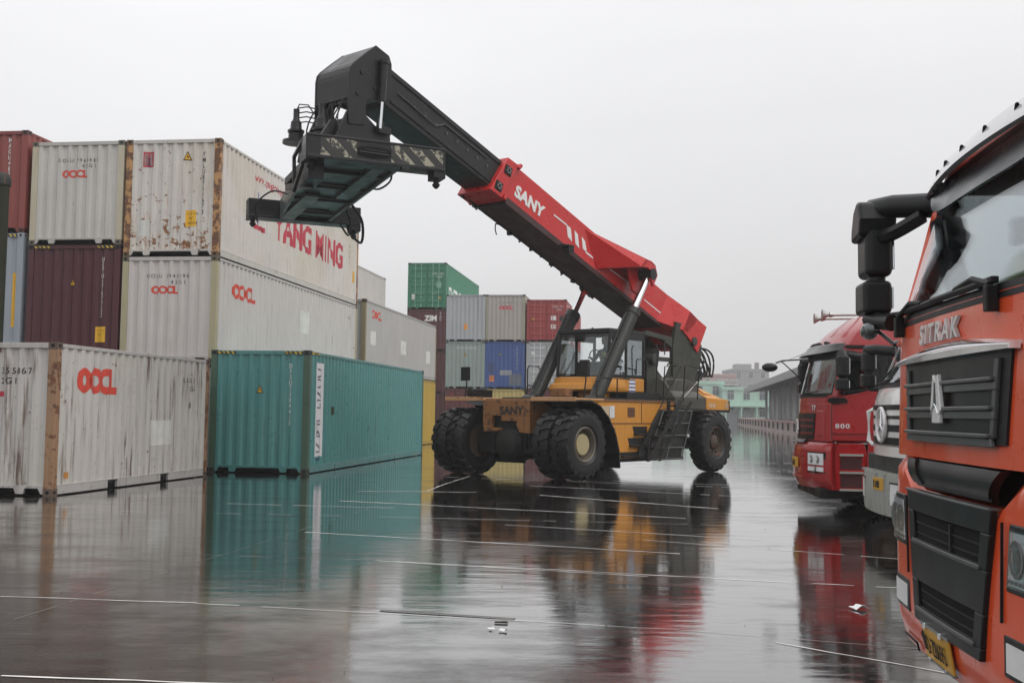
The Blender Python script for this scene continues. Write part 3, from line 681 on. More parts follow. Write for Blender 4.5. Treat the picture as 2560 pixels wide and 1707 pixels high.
for sgn in(1,-1):
    wheel(RS,0,sgn*(WY-.23),.805,.46,'dish'); wheel(RS,0,sgn*(WY-.76),.805,.46,'hub')
    wheel(RS,-5.92,sgn*1.78,.80,.46,'hub')
for o in RS.children:
    if o.name.startswith('wheel') and o.location.y<0: o.rotation_euler=(0,0,math.pi)
def rp(name,m,mat,bev=.012,smooth=None,parent=None,label=None): return m.build(name,mat,parent or RS,smooth=smooth,bevel=bev,label=label)
# chassis
m=MB(); m.bb(-6.9,.15,-.62,.55,.72,1.55); m.bb(-6.4,-5.4,-1.4,1.4,.6,1.0); m.bb(-.35,.12,-1.1,1.1,.55,1.05)
m.lathe([(.42,-.4),(.42,.15),(.30,.28),(.1,.32)],'x',c=(.02,-.08,.78),seg=20); rp('chassis',m,MUD)
m=MB()
fy0,fy1=-.80,.66
m.bb(.20,.30,fy0,fy1,1.42,1.80); m.bb(.20,.298,fy0,-.50,1.22,1.42); m.bb(.20,.298,-.22,fy1,1.30,1.42)
m.prism([(fy0,1.22),(-.50,1.22),(-.50,1.06),(fy0+.05,1.04)],.20,.297,'yz'); m.prism([(.30,1.42),(fy1,1.42),(fy1,1.02),(.34,1.04),(.24,1.22)],.20,.296,'yz')
m.bb(.20,.295,-.50,-.22,1.06,1.14); m.bb(-.9,.20,fy0,fy0+.05,1.05,1.80); m.bb(-.9,.20,fy1-.05,fy1,1.05,1.80)
m.bb(-.9,.22,fy0,fy1,1.80,1.83)
rp('front_beam',m,ORGR,.02)
m=MB(); m.prism([(-.48,1.22),(.26,1.22),(.31,1.02),(.31,.60),(-.55,.60),(-.55,1.02)],.12,.19,'yz'); m.bb(.14,.24,.34,.36,.62,1.0); m.bb(.14,.24,-.50,-.47,.66,1.02); m.bb(.14,.24,.47,.49,.66,1.02); rp('axle_guard',m,BLKG)
bm=text_mesh('SANY',.26,bold=.04,xs=1.1,extr=.004); bm_obj(bm,'maker_name',plain('cast_letter',(.03,.02,.015),.5),RS,Matrix(((0,0,1,.306),(1,0,0,-.26),(0,1,0,1.46),(0,0,0,1))))
# mudguards
for sgn in(1,-1):
    m=MB(); ya,yb=(.72,2.0) if sgn>0 else (-2.02,-.78); a0=min(ya,yb)
    m.bb(-.75,.34,ya,yb,1.80,1.845); m.bb(.30,.345,ya,yb,1.77,1.865)
    rp('mudguard',m,ORGW,.008)
    m=MB(); pts=[(.30,1.79),(-.15,1.79),(-.50,1.68),(-.85,1.40),(-1.12,1.02),(-1.27,.6),(-1.29,.26)]
    inn=[(x*.96+.02 if x<0 else x,z-.035) for x,z in pts]; inn=[(p[0]+.045,p[1]-.02) for p in pts]
    m.prism(pts+inn[::-1],ya-.08 if sgn>0 else yb-1.0,yb+.10 if sgn>0 else yb+.02,'xz')
    m.prism([(-1.05,.3),(-.8,.3),(-.72,.9),(-1.0,1.0)],ya,ya+.03,'xz')
    rp('wheel_arch',m,BLKG,.01)
m=MB()
for k in range(9): m.bb(.1-.02*k,.12-.02*k,-.2,.2,2,2)
# side boxes
for sgn in(1,-1):
    m=MB(); y0,y1=(.56,1.56) if sgn>0 else (-1.56,-.63)
    m.prism([(-1.12,1.83),(-4.55,1.83),(-4.55,.42),(-1.42,.42)],y0,y1,'xz'); rp('side_tank',m,ORG,.03)
    yo=1.56 if sgn>0 else -1.56
    m=MB(); e=.012*sgn
    ys=sorted((yo,yo+e)); m.bb(-4.4,-1.15,ys[0],ys[1],1.262,1.285); m.bb(-2.96,-2.94,ys[0],ys[1],1.285,1.80); m.bb(-4.5,-1.14,ys[0]-.01,ys[1]+.012,1.795,1.845)
    rp('tank_trim',m,paint('trim_brown',(.18,.08,.025),.6,.4,.5),0)
m=MB()
for za,zb,xa,xb in((1.02,1.20,-2.55,-3.2),(.74,.92,-2.35,-3.3),(.48,.58,-2.0,-3.3)): m.prism([(xa,zb),(xa-.08,za),(xb,za),(xb,zb)],1.558,1.566,'xz'); m.bb(xb,xa-.06,1.55,1.66,za-.03,za+.01)
rp('boarding_steps',m,MUD)
m=MB(); m.bb(-2.65,-2.35,1.56,1.572,1.43,1.66); rp('vent_grille',m,stripes('vent',(.14,.05,.012),(.06,.02,.008),45,(0,0,1)),.004)
m=MB(); m.bb(-1.75,-1.27,1.56,1.568,1.47,1.68); rp('notice_plate',m,plain('plate_pale',(.50,.40,.27),.5),.003)
m=MB(); m.bb(-1.78,-1.57,1.568,1.578,1.40,1.69); rp('notice_plate',m,stripes('plate_white',(.75,.75,.75),(.45,.45,.45),16,(1,0,0)),.003)
bm=text_mesh('Y',.2,bold=.02); bm_obj(bm,'side_letter',BLK,RS,Matrix(((-1,0,0,-1.42),(0,0,1,1.575),(0,1,0,1.02),(0,0,0,1))))
m=MB(); m.prism([(-1.72,1.2),(-1.80,1.12),(-1.78,.78),(-1.76,.6),(-1.80,.62),(-1.84,.85),(-1.83,1.15)],1.56,1.565,'xz'); rp('paint_scar',m,plain('scar',(.12,.05,.03),.7),0)
m=MB(); m.bb(-5.0,-1.25,-1.52,1.50,1.846,1.88); m.bb(-1.3,-.4,-.8,.8,1.83,1.87); m.bb(-5.0,-1.4,-1.5,1.52,.34,.42); rp('deck',m,plain('deck_dark',(.018,.022,.026),.5),.006)
# stairs
m=MB(); m.prism([(-3.70,1.62),(-5.12,1.62),(-4.62,.36),(-2.62,.36),(-2.75,.62)],1.60,1.66,'xz'); rp('stair_guard',m,paint('guard_black',(.014,.015,.014),.5,.05,.5),.006)
m=MB()
def bar(a,b,r=.018,y=1.70): m.tube([(a[0],y,a[1]),(b[0],y,b[1])],r,6)
for a,b in(((-3.75,1.62),(-3.02,.36)),((-4.45,1.62),(-3.85,.36)),((-5.12,1.62),(-4.60,.36)),((-3.75,1.60),(-5.12,1.60)),((-3.55,1.28),(-4.98,1.28)),((-3.4,.97),(-4.86,.97)),((-3.22,.66),(-4.73,.66)),((-3.05,.38),(-4.62,.38))): bar(a,b,.020)
rp('stair_frame',m,plain('frame_grey',(.07,.072,.068),.5),0,30)
m=MB()
for k in range(6):
    z=.42+k*.26; x=-2.65-.30*k*.9; m.bb(x-.32,x,1.62,2.02,z-.02,z+.02)
m.prism([(-2.5,.36),(-2.62,.36),(-4.15,1.86),(-4.02,1.86)],2.0,2.03,'xz'); m.prism([(-3.02,.36),(-3.12,.36),(-4.62,1.84),(-4.5,1.84)],2.0,2.03,'xz')
rp('staircase',m,MUD,.004)
m=MB()
for a in ([(-2.55,2.02,.45),(-2.7,2.02,1.25),(-4.05,2.02,2.72),(-4.3,2.0,2.78),(-5.1,1.95,2.70)],[(-3.1,2.02,.5),(-3.3,2.02,1.2),(-4.4,2.02,2.25),(-5.1,1.95,2.22)],[(-3.95,1.55,1.88),(-3.95,1.6,2.72),(-4.05,1.9,2.74)],
          [(-4.35,1.9,1.85),(-4.35,1.95,2.74)],[(-5.05,1.9,1.9),(-5.05,1.95,2.7)],[(-4.0,1.3,1.88),(-4.0,1.35,3.2),(-4.0,1.3,3.3)],
          [(-1.35,1.35,1.86),(-1.35,1.35,2.28),(-1.5,1.35,2.36),(-2.7,1.35,2.36),(-2.75,1.35,2.30),(-2.75,1.35,1.86)],[(-2.2,1.35,2.36),(-2.2,1.35,1.86)],
          [(-1.9,-1.25,1.86),(-1.9,-1.25,2.62),(-1.95,-1.25,2.70),(-2.35,-1.25,2.70),(-2.42,-1.25,2.62),(-2.42,-1.25,1.86)],[(-1.9,-1.25,2.2),(-2.42,-1.25,2.2)],
          [(-3.1,1.3,2.5),(-3.1,1.3,2.82),(-3.15,1.3,2.88),(-3.5,1.3,2.88),(-3.55,1.3,2.8),(-3.55,1.3,1.9)]):
    m.tube(a,.018,6)
rp('handrail',m,BLK,0,40)
# warning notice on the rail
m=MB(); m.bb(-2.95,-2.68,1.37,1.375,2.02,2.36); rp('notice_plate',m,stripes('notice_bluewhite',(.7,.7,.72),(.12,.12,.25),11,(0,0,1)),0)
# rear counterweight hood
m=MB(); m.prism([(-4.45,1.66),(-4.45,1.96),(-6.0,1.97),(-6.0,1.64)],-1.6,1.6,'xz'); m.prism([(-4.6,1.965),(-6.0,1.972),(-6.0,2.30),(-5.5,2.44),(-4.9,2.42)],-1.35,1.35,'xz',poly2=None)
m.loft([[Vector((x,y,z)) for x,y,z in ((-4.5,1.55,1.962),(-6.0,1.55,1.972),(-6.0,.9,2.40),(-4.9,.9,2.46))],[Vector((x,y,z)) for x,y,z in ((-4.5,-1.55,1.962),(-6.0,-1.55,1.972),(-6.0,-.9,2.40),(-4.9,-.9,2.46))]])
rp('engine_hood',m,paint('hood_grey',(.055,.055,.045),.6,.1,.5),.02)
m=MB(); m.prism([(-6.0,1.64),(-6.0,1.97),(-7.05,1.94),(-7.22,1.86),(-7.22,1.60)],-1.62,1.62,'xz')
m.loft([[Vector(p) for p in ((-6.02,1.58,1.972),(-7.05,1.5,1.945),(-6.7,.8,2.12),(-6.02,.9,2.42))],[Vector(p) for p in ((-6.02,-1.58,1.972),(-7.05,-1.5,1.945),(-6.7,-.8,2.12),(-6.02,-.9,2.42))]])
rp('counterweight',m,ORG,.02)
m=MB(); m.loft([[Vector(p) for p in ((-6.15,1.44,2.05),(-6.85,1.34,2.02),(-6.55,.84,2.18),(-6.15,.93,2.40))],[Vector((p[0],p[1],p[2]+.02)) for p in ((-6.15,1.46,2.05),(-6.85,1.36,2.02),(-6.55,.86,2.18),(-6.15,.95,2.40))]]); rp('hood_recess',m,plain('recess_rust',(.17,.06,.015),.7),0)
m=MB(); m.bb(-7.25,-7.2,-1.63,1.63,1.58,1.9); m.bb(-7.2,-4.4,1.60,1.635,1.60,1.645); m.bb(-5.5,-4.4,-1.5,1.5,1.3,1.64); m.prism([(-6.95,1.6),(-6.2,1.6),(-5.5,1.3),(-5.2,1.3),(-5.2,1.1),(-5.7,1.1),(-6.6,1.35)],1.1,1.5,'xz'); rp('rear_bumper',m,MUD,.01)
bm=text_mesh('A2-82',.13,bold=.02,spacing=1.05); bm_obj(bm,'fleet_number',plain('fleet_white',(.6,.6,.55),.5),RS,Matrix(((-1,0,0,-6.12),(0,0,1,1.628),(0,1,0,1.72),(0,0,0,1))))
m=MB(); m.bb(-7.15,-6.98,1.62,1.628,1.68,1.84); rp('reflector_sticker',m,stripes('refl',(.55,.4,.25),(.25,.15,.1),30,(0,0,1)),0)
m=MB()
for k in range(12):
    x=-4.75-.1*k; m.tube([(x,1.46,2.02),(x,.95,2.46)],.012,5)
m.tube([(-4.7,1.30,2.21),(-5.95,1.30,2.20)],.015,5)
rp('hood_grille',m,plain('grille_pale',(.20,.19,.16),.5),0)
m=MB(); m.tube([(-4.87,1.6,1.95),(-6.39,1.2,2.50)],.012,6); m.tube([(-6.15,1.26,2.41),(-6.42,1.2,2.52)],.03,6,mi=1); rp('marker_rod',m,[plain('rod_pale',(.45,.42,.40),.4),BLK],0)
# lamps / round things under the stair head
m=MB(); m.lathe([(.01,1.68),(.20,1.69),(.22,1.74),(.18,1.79),(.01,1.80)],'y',c=(-3.95,0,1.30),seg=20); m.tube([(-3.95,1.72,1.5),(-3.95,1.72,1.85)],.05,8); rp('rear_lamp',m,MUD,0,35)
m=MB(); m.ball((-4.88,1.72,.95),.05,8); rp('marker_lamp',m,plain('lamp_white',(.5,.5,.5),.3),0)
# boom carrier behind the cab
m=MB()
for y in(-.78,.62):
    m.prism([(-5.72,1.9),(-6.85,1.9),(-6.85,2.5),(-7.15,2.9),(-7.25,3.45),(-6.7,3.95),(-5.9,4.05),(-5.72,3.3)],y,y+.12,'xz')
    if y>0: m.prism([(-4.45,1.9),(-5.72,1.9),(-5.72,2.55),(-5.5,2.44),(-5.2,2.52),(-4.95,2.70),(-4.8,2.86),(-4.70,2.92),(-4.45,2.92)],y,y+.10,'xz')
    m.prism([(-5.72,3.3),(-5.72,3.6),(-4.4,3.72),(-4.4,3.58),(-5.2,3.52)],y,y+.10,'xz')
    if y>0: m.prism([(-5.72,2.93),(-5.72,3.05),(-4.6,3.05),(-4.6,2.93)],y,y+.06,'xz'); m.prism([(-5.72,2.86),(-5.40,2.40),(-5.72,2.40)],y,y+.06,'xz')
m.bb(-4.9,-4.4,-.7,.6,1.9,2.35)
m.lathe([(.01,.6),(.15,.6),(.15,.85),(.01,.86)],'y',c=(-4.68,0,2.95),seg=20); m.lathe([(.01,-.85),(.13,-.85),(.13,.82),(.01,.83)],'y',c=(-6.75,0,3.55),seg=16)
m.tube([(-5.2,.8,3.52),(-5.2,.8,3.1)],.02,6)
rp('boom_support',m,paint('support_dark',(.030,.032,.024),.6,.15,.5,dcol=(.055,.05,.035)),.01)
# cab
cab_m=plain('cab_frame',(.014,.014,.014),.4)
m=MB(); X0,X1,Y0,Y1,Z0,Z1=-3.95,-2.45,-.62,.95,2.42,3.58
m.bb(X0,X1,Y0,Y1,2.36,2.44); m.bb(X0-.05,X1+.08,Y0-.03,Y1+.03,Z1-.04,Z1+.05)
for x,y in((X1,Y0),(X1,Y1),(X0,Y0),(X0,Y1)):
    lean=.10 if x==X1 else 0
    m.tube([(x+lean,y,Z0),(x,y,Z1)],.045,6)
m.tube([(-3.15,Y1,Z0),(-3.15,Y1,Z1)],.04,6); m.tube([(-3.15,Y0,Z0),(-3.15,Y0,Z1)],.04,6)
m.tube([(X1,.17,Z1-.1),(X1+.02,.17,3.35)],.03,6)
m.bb(X0-.02,X1+.02,Y0-.01,Y0+.05,Z0,Z0+.1); m.bb(X0,X0+.05,Y0,Y1,Z0,Z0+.18); m.bb(X0,X0+.04,.1,.16,Z0,Z1)
m.bb(X0,X1,Y1-.04,Y1+.01,Z0,Z0+.07)
for y in (Y0,Y1): m.bb(X0,X1,y-.02,y+.02,Z1-.20,Z1-.02)
m.bb(X1-.03,X1+.01,Y0,Y1,Z1-.18,Z1-.02)
cab=rp('cab',m,cab_m,.006,40)
def pane(pts,nm='window'):
    q=MB(); a,b,c,d=[Vector(p) for p in pts]; n=(b-a).cross(d-a).normalized()*.006
    q.loft([[a,b,c,d],[a+n,b+n,c+n,d+n]]); q.build(nm,GL,cab)
pane([(X1+.1,Y0+.03,Z0+.03),(X1+.1,Y1-.03,Z0+.03),(X1,Y1-.03,Z1-.05),(X1,Y0+.03,Z1-.05)],'windscreen')
pane([(X1+.05,Y1,Z0+.05),(-3.13,Y1,Z0+.05),(-3.13,Y1,Z1-.05),(X1-.02,Y1,Z1-.05)]); pane([(-3.17,Y1,Z0+.05),(X0+.03,Y1,Z0+.05),(X0+.03,Y1,Z1-.05),(-3.17,Y1,Z1-.05)])
pane([(X1+.05,Y0,Z0+.1),(-3.13,Y0,Z0+.1),(-3.13,Y0,Z1-.05),(X1-.02,Y0,Z1-.05)])
q=MB(); q.tube([(X1+.12,Y0+.2,Z0+.02),(X1+.10,Y0+.5,2.9),(X1+.06,Y0+.62,3.25)],.012,5); q.tube([(X1+.12,Y0+.05,Z0+.02),(X1+.08,Y0+.25,2.9)],.008,5); q.build('wiper',BLK,cab)
q=MB(); q.box((-3.45,.15,2.62),(.48,.5,.16)); q.box((-3.72,.15,3.0),(.14,.48,.75),Matrix.Rotation(.12,3,'Y')); q.bb(-3.55,-3.35,.05,.25,2.44,2.56); q.box((-3.45,.45,2.86),(.5,.12,.08)); q.build('seat',BLK,cab,bevel=.03)
q=MB(); q.box((-2.72,.15,2.62),(.28,.7,.38)); q.tube([(-2.8,.15,2.8),(-2.95,.15,2.95)],.03,6)
ring=[Vector((-2.97+.12*math.sin(t)*.5,.15+.2*math.cos(t),2.97+.2*math.sin(t)*.8)) for t in [2*math.pi*k/20 for k in range(21)]]; q.tube(ring,.016,6,False); q.build('steering_console',BLK,cab,smooth=40)
q=MB(); q.lathe([(.035,Z1+.05),(.035,Z1+.10),(.0,Z1+.12)],'z',c=(-2.5,-.4,0),seg=8); q.lathe([(.03,Z1+.05),(.03,Z1+.09),(0,Z1+.1)],'z',c=(-2.6,.3,0),seg=8); q.build('roof_lamp',BLK,cab)
# orange cab base
m=MB()
def ringc(z,xf,inset):
    pts=[]
    for k in range(13):
        t=k/12; y=-.72+inset+(1.72-2*inset)*t; bow=.16*(1-(2*t-1)**4); pts.append(Vector((xf-.16+bow,y,z)))
    return pts+[Vector((-3.1,1.0-inset,z)),Vector((-3.1,-.72+inset,z))]
m.loft([ringc(2.05,-2.02,.02),ringc(2.10,-1.95,0),ringc(2.22,-2.0,0),ringc(2.27,-2.12,.03),ringc(2.40,-2.16,.05),ringc(2.42,-2.22,.08)])
rp('cab_base',m,ORG,0,35)
m=MB(); m.bb(-3.95,-3.1,.62,.98,2.06,2.40); m.bb(-3.0,-2.3,-.5,.9,1.88,2.04); rp('battery_box',m,ORG,.03)
m=MB(); m.bb(-2.3,-2.05,-.25,.1,1.9,2.10); m.lathe([(.09,.0),(.09,.06)],'x',c=(-2.05,-.05,1.97),seg=14); m.bb(-3.9,-2.4,.98,1.5,1.88,2.04); rp('work_lamp',m,BLK,.01)
# mirrors
def mirror(x,y,z0,z1,zb,name='mirror'):
    m=MB(); m.box((x,y,(z0+z1)/2),(.10,.24,z1-z0)); m.tube([(x,y,z0+.1),(x-.05,y,z0-.05),(x-.05,y-.06,zb)],.02,6); rp(name,m,BLK,.035,None)
mirror(-.91,1.32,2.36,2.76,1.84); mirror(-.28,-1.92,2.28,2.62,1.83)
m=MB(); m.lathe([(.01,-.12),(.12,-.1),(.12,.08),(.01,.1)],'x',c=(-.3,-1.7,1.97),seg=14); m.bb(-.5,-.2,-1.62,-1.2,1.86,2.05); m.tube([(-.2,-1.75,2.12),(-.1,-1.45,1.98),(-.1,-1.2,1.95)],.012,5); rp('front_lamp',m,BLK,.01)
# ---------- boom ----------
AN=math.atan(.361); 
def bz(x,t=0): return 6.40+(x-1.17)*.361+t   # near lower edge of the outer boom
m=MB()
m.prism([(1.20,6.42),(.63,7.20),(-6.45,4.60),(-7.35,4.25),(-7.45,3.98),(-6.95,3.30),(-6.4,3.62),(-5.81,3.88)],-.45,.45,'xz')
outer=rp('boom',m,REDB,.015)
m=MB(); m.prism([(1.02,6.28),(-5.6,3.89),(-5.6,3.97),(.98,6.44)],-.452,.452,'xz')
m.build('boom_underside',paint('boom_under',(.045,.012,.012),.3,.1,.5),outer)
for sgn in(1,-1):
    y0,y1=.45*sgn,1.15*sgn
    def v(x,z,y): return Vector((x,y,z))
    # flare carrying the cylinder head
    m=MB()
    m.loft([[v(-2.03,6.12,y0),v(-2.50,5.16,y0),v(-2.62,5.16,y0),v(-2.2,6.06,y0)],[v(-3.76,5.50,y1),v(-3.52,5.28,y1),v(-3.60,5.26,y1),v(-3.82,5.46,y1)]])
    m.loft([[v(-2.03,6.125,y0),v(-4.30,5.30,y0),v(-4.30,5.26,y0),v(-2.05,6.07,y0)],[v(-3.74,5.505,y1),v(-4.18,5.395,y1),v(-4.18,5.35,y1),v(-3.76,5.46,y1)]])
    e=sorted((y1,y1-.07*sgn)); m.prism([(-3.50,5.26),(-3.76,5.50),(-4.02,5.47),(-4.20,5.38),(-4.30,5.12),(-4.10,4.82),(-3.98,5.0),(-4.0,5.22),(-3.8,5.28)],e[0],e[1],'xz')
    e=sorted((y0+.25*sgn,y0+.32*sgn)); m.prism([(-3.50,5.26),(-3.76,5.50),(-4.05,5.42),(-4.25,5.34),(-4.33,5.05),(-4.0,4.6),(-3.7,4.7)],e[0],e[1],'xz')
    m.build('cylinder_bracket',REDB,outer,bevel=.008)
    # rear flare
    m=MB(); y2=.78*sgn
    m.loft([[v(-5.9,4.80,y0),v(-5.35,4.04,y0),v(-6.2,3.75,y0),v(-7.1,4.36,y0)],[v(-6.55,4.38,y2),v(-6.15,3.83,y2),v(-6.40,3.76,y2),v(-6.95,4.16,y2)]])
    e=sorted((y2,y2-.06*sgn)); m.prism([(-6.15,3.83),(-6.55,4.38),(-6.98,4.18),(-7.45,4.0),(-6.95,3.24),(-6.55,3.58)],e[0],e[1],'xz')
    e=sorted((y0,y2-.06*sgn)); m.prism([(-6.9,4.20),(-7.45,4.02),(-7.42,3.95),(-6.9,4.12)],e[0],e[1],'xz')
    m.build('pivot_bracket',REDB,outer,bevel=.008)
    m=MB(); m.lathe([(.0,.40*sgn),(.15,.40*sgn),(.15,1.17*sgn),(.0,1.17*sgn)],'y',c=(-4.08,0,5.14),seg=18); m.build('cylinder_pin',BBL,outer,smooth=40)
# collar
m=MB()
m.prism([(1.62,6.50),(1.02,7.34),(.62,7.22),(1.22,6.36)],-.52,.52,'xz'); m.prism([(.70,7.16),(.60,7.27),(.52,7.22),(.62,7.12)],-.56,.56,'xz'); m.prism([(1.2,6.36),(1.12,6.32),(1.06,6.42),(1.14,6.47)],-.56,.56,'xz')
col=m.build('collar',REDB,outer,bevel=.015)
m=MB()
for x,z in((1.02,7.03),(1.34,6.62)):
    m.box((x,.525,z),(.24,.03,.22),Matrix.Rotation(-AN,3,'Y')); 
m.build('wear_pad_cover',BLK,col,bevel=.01)
m=MB()
for x,z in((1.02,7.03),(1.34,6.62)):
    for a in range(6): m.lathe([(.02,.53),(.02,.56)],'y',c=(x+.06*math.cos(a*1.05),0,z+.06*math.sin(a*1.05)),seg=6)
m.build('bolt_heads',STEEL,col)
# lettering and stripes
d=Vector((-math.cos(AN),0,-math.sin(AN))); u_=Vector((-math.sin(AN),0,math.cos(AN)))
bm=text_mesh('SANY',.385,bold=.05,xs=1.12,shear=0.0,extr=.003,spacing=1.02)
o0=Vector((.72,.457,6.52)); M=Matrix(((d.x,u_.x,0,o0.x),(0,0,1,o0.y),(d.z,u_.z,0,o0.z),(0,0,0,1)))
bm_obj(bm,'maker_name',WHT,outer,M)
m=MB()
for P in ([(-.77,6.30),(-1.32,6.11),(-1.32,6.07),(-.77,6.26)],[(-1.27,6.12),(-1.45,6.04),(-1.50,5.72),(-1.33,5.82)],[(-1.60,6.02),(-1.74,5.93),(-1.80,5.59),(-1.64,5.69)],[(-1.90,5.90),(-2.04,5.80),(-2.12,5.52),(-1.95,5.60)],
          [(-2.06,5.56),(-2.67,5.345),(-2.67,5.305),(-2.08,5.50)]): m.prism(P,.451,.457,'xz')
for P in ([(-3.12,5.235),(-4.29,4.86),(-4.29,4.825),(-3.12,5.20)],[(-4.71,4.59),(-6.02,4.11),(-6.02,4.075),(-4.71,4.555)]): m.prism(P,.451,.455,'xz')
m.build('white_stripe',WHT,outer)
m=MB(); m.box((-1.16,.56,5.56),(.34,.22,.05)); m.box((-1.2,.60,5.47),(.22,.14,.16),Matrix.Rotation(.3,3,'Y')); m.build('boom_lamp',BLK,outer,bevel=.01)
m=MB()
random.seed(3)
for k in range(13):
    x=1.55-k*.42; z=bz(x)-.02; h=random.uniform(.05,.13)
    m.box((x,-.40+random.uniform(-.04,.02),z-h/2),(.10,.08,h)); m.box((x-.03,-.42,z-h),(.16,.03,.03),Matrix.Rotation(random.uniform(-.6,.6),3,'Y'))
m.tube([(.35,-.44,6.0),(.33,-.46,5.85),(.28,-.46,5.74)],.015,5)
m.build('hose_clamp',BLK,outer)
m=MB(); m.tube([(1.5,-.42,6.48),(-1.5,-.42,5.4),(-3.5,-.42,4.70)],.022,6); m.tube([(1.5,-.36,6.47),(-1.5,-.36,5.38),(-3.5,-.36,4.68)],.022,6); m.build('hydraulic_hose',BLK,outer)
# inner boom
m=MB()
m.prism([(1.0,6.44),(1.0,7.235),(4.75,8.585),(4.95,7.86),(4.70,7.72)],-.38,.38,'xz')
inner=rp('inner_boom',m,BBL,.02)
m=MB()
for yy,zz in((.385,.08),(.385,.66),(-.40,.08)):
    m.prism([(1.0,6.44+zz),(1.0,6.50+zz),(4.6,7.80+zz),(4.6,7.74+zz)],yy,yy+.02,'xz')
m.build('boom_rib',BBL,inner,bevel=.004)
m=MB()
for k in range(9): m.box((1.6+k*.33,.385,7.05+k*.118),(.06,.02,.06))
m.tube([(1.6,.40,7.22),(3.0,.40,7.70),(3.3,.42,7.60),(4.4,.40,8.05)],.016,6); m.build('cable_clip',plain('clip_grey',(.06,.06,.06),.4),inner)
# head
HP=[(4.70,8.56),(4.78,8.72),(5.14,8.84),(5.45,8.58),(5.72,8.34),(5.80,8.24),(5.83,8.10),(5.83,7.30),(5.80,7.10),(5.38,7.16),(5.38,7.55),(5.34,7.68),(5.20,7.74),(4.95,7.72),(4.70,7.84)]
for y in(-.52,.48):
    m=MB(); m.prism(HP,y,y+.04,'xz'); m.build('head_plate',BBL,inner,bevel=.006)
m=MB(); sk=[(4.74,8.71),(5.14,8.83),(5.45,8.57),(5.70,8.35),(5.775,8.26),(5.81,8.15),(5.82,8.05),(5.82,7.62)]
for (xa,za),(xb,zb) in zip(sk,sk[1:]):
    m.add([(xa,-.48,za),(xa,.48,za),(xb,.48,zb),(xb,-.48,zb),(xa-.03,-.48,za-.02),(xa-.03,.48,za-.02),(xb-.03,.48,zb-.02),(xb-.03,-.48,zb-.02)],[(0,1,2,3),(7,6,5,4),(0,4,5,1),(3,2,6,7),(1,5,6,2),(0,3,7,4)])
m.bb(4.75,5.3,-.48,.48,7.80,8.2); m.bb(5.45,5.7,-.46,.46,7.7,8.1)
m.build('head_cover',BBL,inner,smooth=30)
m=MB()
for x,z in((5.5,8.2),(5.15,7.95),(5.6,7.75)): m.lathe([(.0,.515),(.05,.515),(.05,.54),(0,.545)],'y',c=(x,0,z),seg=10)
m.build('head_pin',BBL,inner)
m=MB(); m.tube([(4.98,.60,8.50),(5.02,.60,7.70)],.075,10); m.tube([(4.98,.60,8.56),(4.98,.60,8.48)],.10,10); tc_=m.build('tilt_cylinder',BBL,inner,smooth=40)
m=MB(); m.tube([(5.02,.60,7.70),(5.06,.60,7.14)],.035,10); m.build('piston_rod',CHROME,tc_,smooth=40)
m=MB(); m.box((5.02,.56,7.18),(.12,.10,.22)); m.box((4.86,.56,7.14),(.2,.1,.14)); m.tube([(5.0,.6,7.3),(4.9,.6,7.22),(4.86,.58,7.1)],.012,5); m.build('valve_block',BBL,tc_)
# hanger below the head
m=MB()
for y in(-.50,.44): m.prism([(5.83,7.36),(5.38,7.40),(5.1,7.22),(4.68,7.12),(4.66,6.90),(4.3,6.42),(6.25,6.38),(6.20,6.72),(6.08,6.86)],y,y+.05,'xz')
m.bb(5.3,5.9,-.44,.44,6.9,7.2); m.prism([(6.22,6.42),(6.22,6.72),(6.5,6.5),(6.5,6.42)],.2,.26,'xz')
m.lathe([(.0,6.30),(.78,6.30),(.78,6.42),(.62,6.46),(.55,6.72),(.0,6.74)],'z',c=(5.55,0,0),seg=28)
m.prism([(6.0,6.45),(6.0,7.15),(6.12,7.15),(6.55,6.5),(6.55,6.45)],.30,.36,'xz')
hang=rp('hanger',m,BBL,.01,30)
for (x,y,z0,s) in((6.05,.0,6.72,1.0),(6.12,-.72,6.82,.88)):
    m=MB(); m.lathe([(.0,z0),(.30*s,z0),(.30*s,z0+.07*s),(.17*s,z0+.10*s),(.17*s,z0+.22*s),(.14*s,z0+.26*s),(.12*s,z0+.5*s),(.10*s,z0+.52*s),(.07*s,z0+.58*s),(.07*s,z0+.80*s),(.0,z0+.81*s)],'z',c=(x,y,0),seg=20)
    m.lathe([(.19*s,z0+.26*s),(.19*s,z0+.31*s),(.0,z0+.32*s)],'z',c=(x,y,0),seg=20)
    m.build('slewing_motor',BBL,hang,smooth=35)
m=MB(); random.seed(11)
for k in range(14):
    y=random.uniform(-.42,.35); a=Vector((5.70,y,7.75)); b=Vector((random.uniform(5.6,6.1),y+random.uniform(-.4,.4),6.85)); c=(a+b)/2+Vector((random.uniform(.0,.35),random.uniform(-.2,.2),random.uniform(-.1,.3)))
    pts=[(1-t)**2*a+2*t*(1-t)*c+t*t*b for t in [i/8 for i in range(9)]]; m.tube(pts,.016,5)
for k in range(4):
    z=7.25+k*.1; m.tube([(6.1,-.72,z),(6.0,-.55,z+.02),(5.8,-.45,z)],.014,5)
m.tube([(6.12,-.72,7.5),(6.1,-.66,7.62),(6.0,-.5,7.6),(5.9,-.46,7.45)],.014,5)
m.build('hydraulic_hose',BLK,hang)
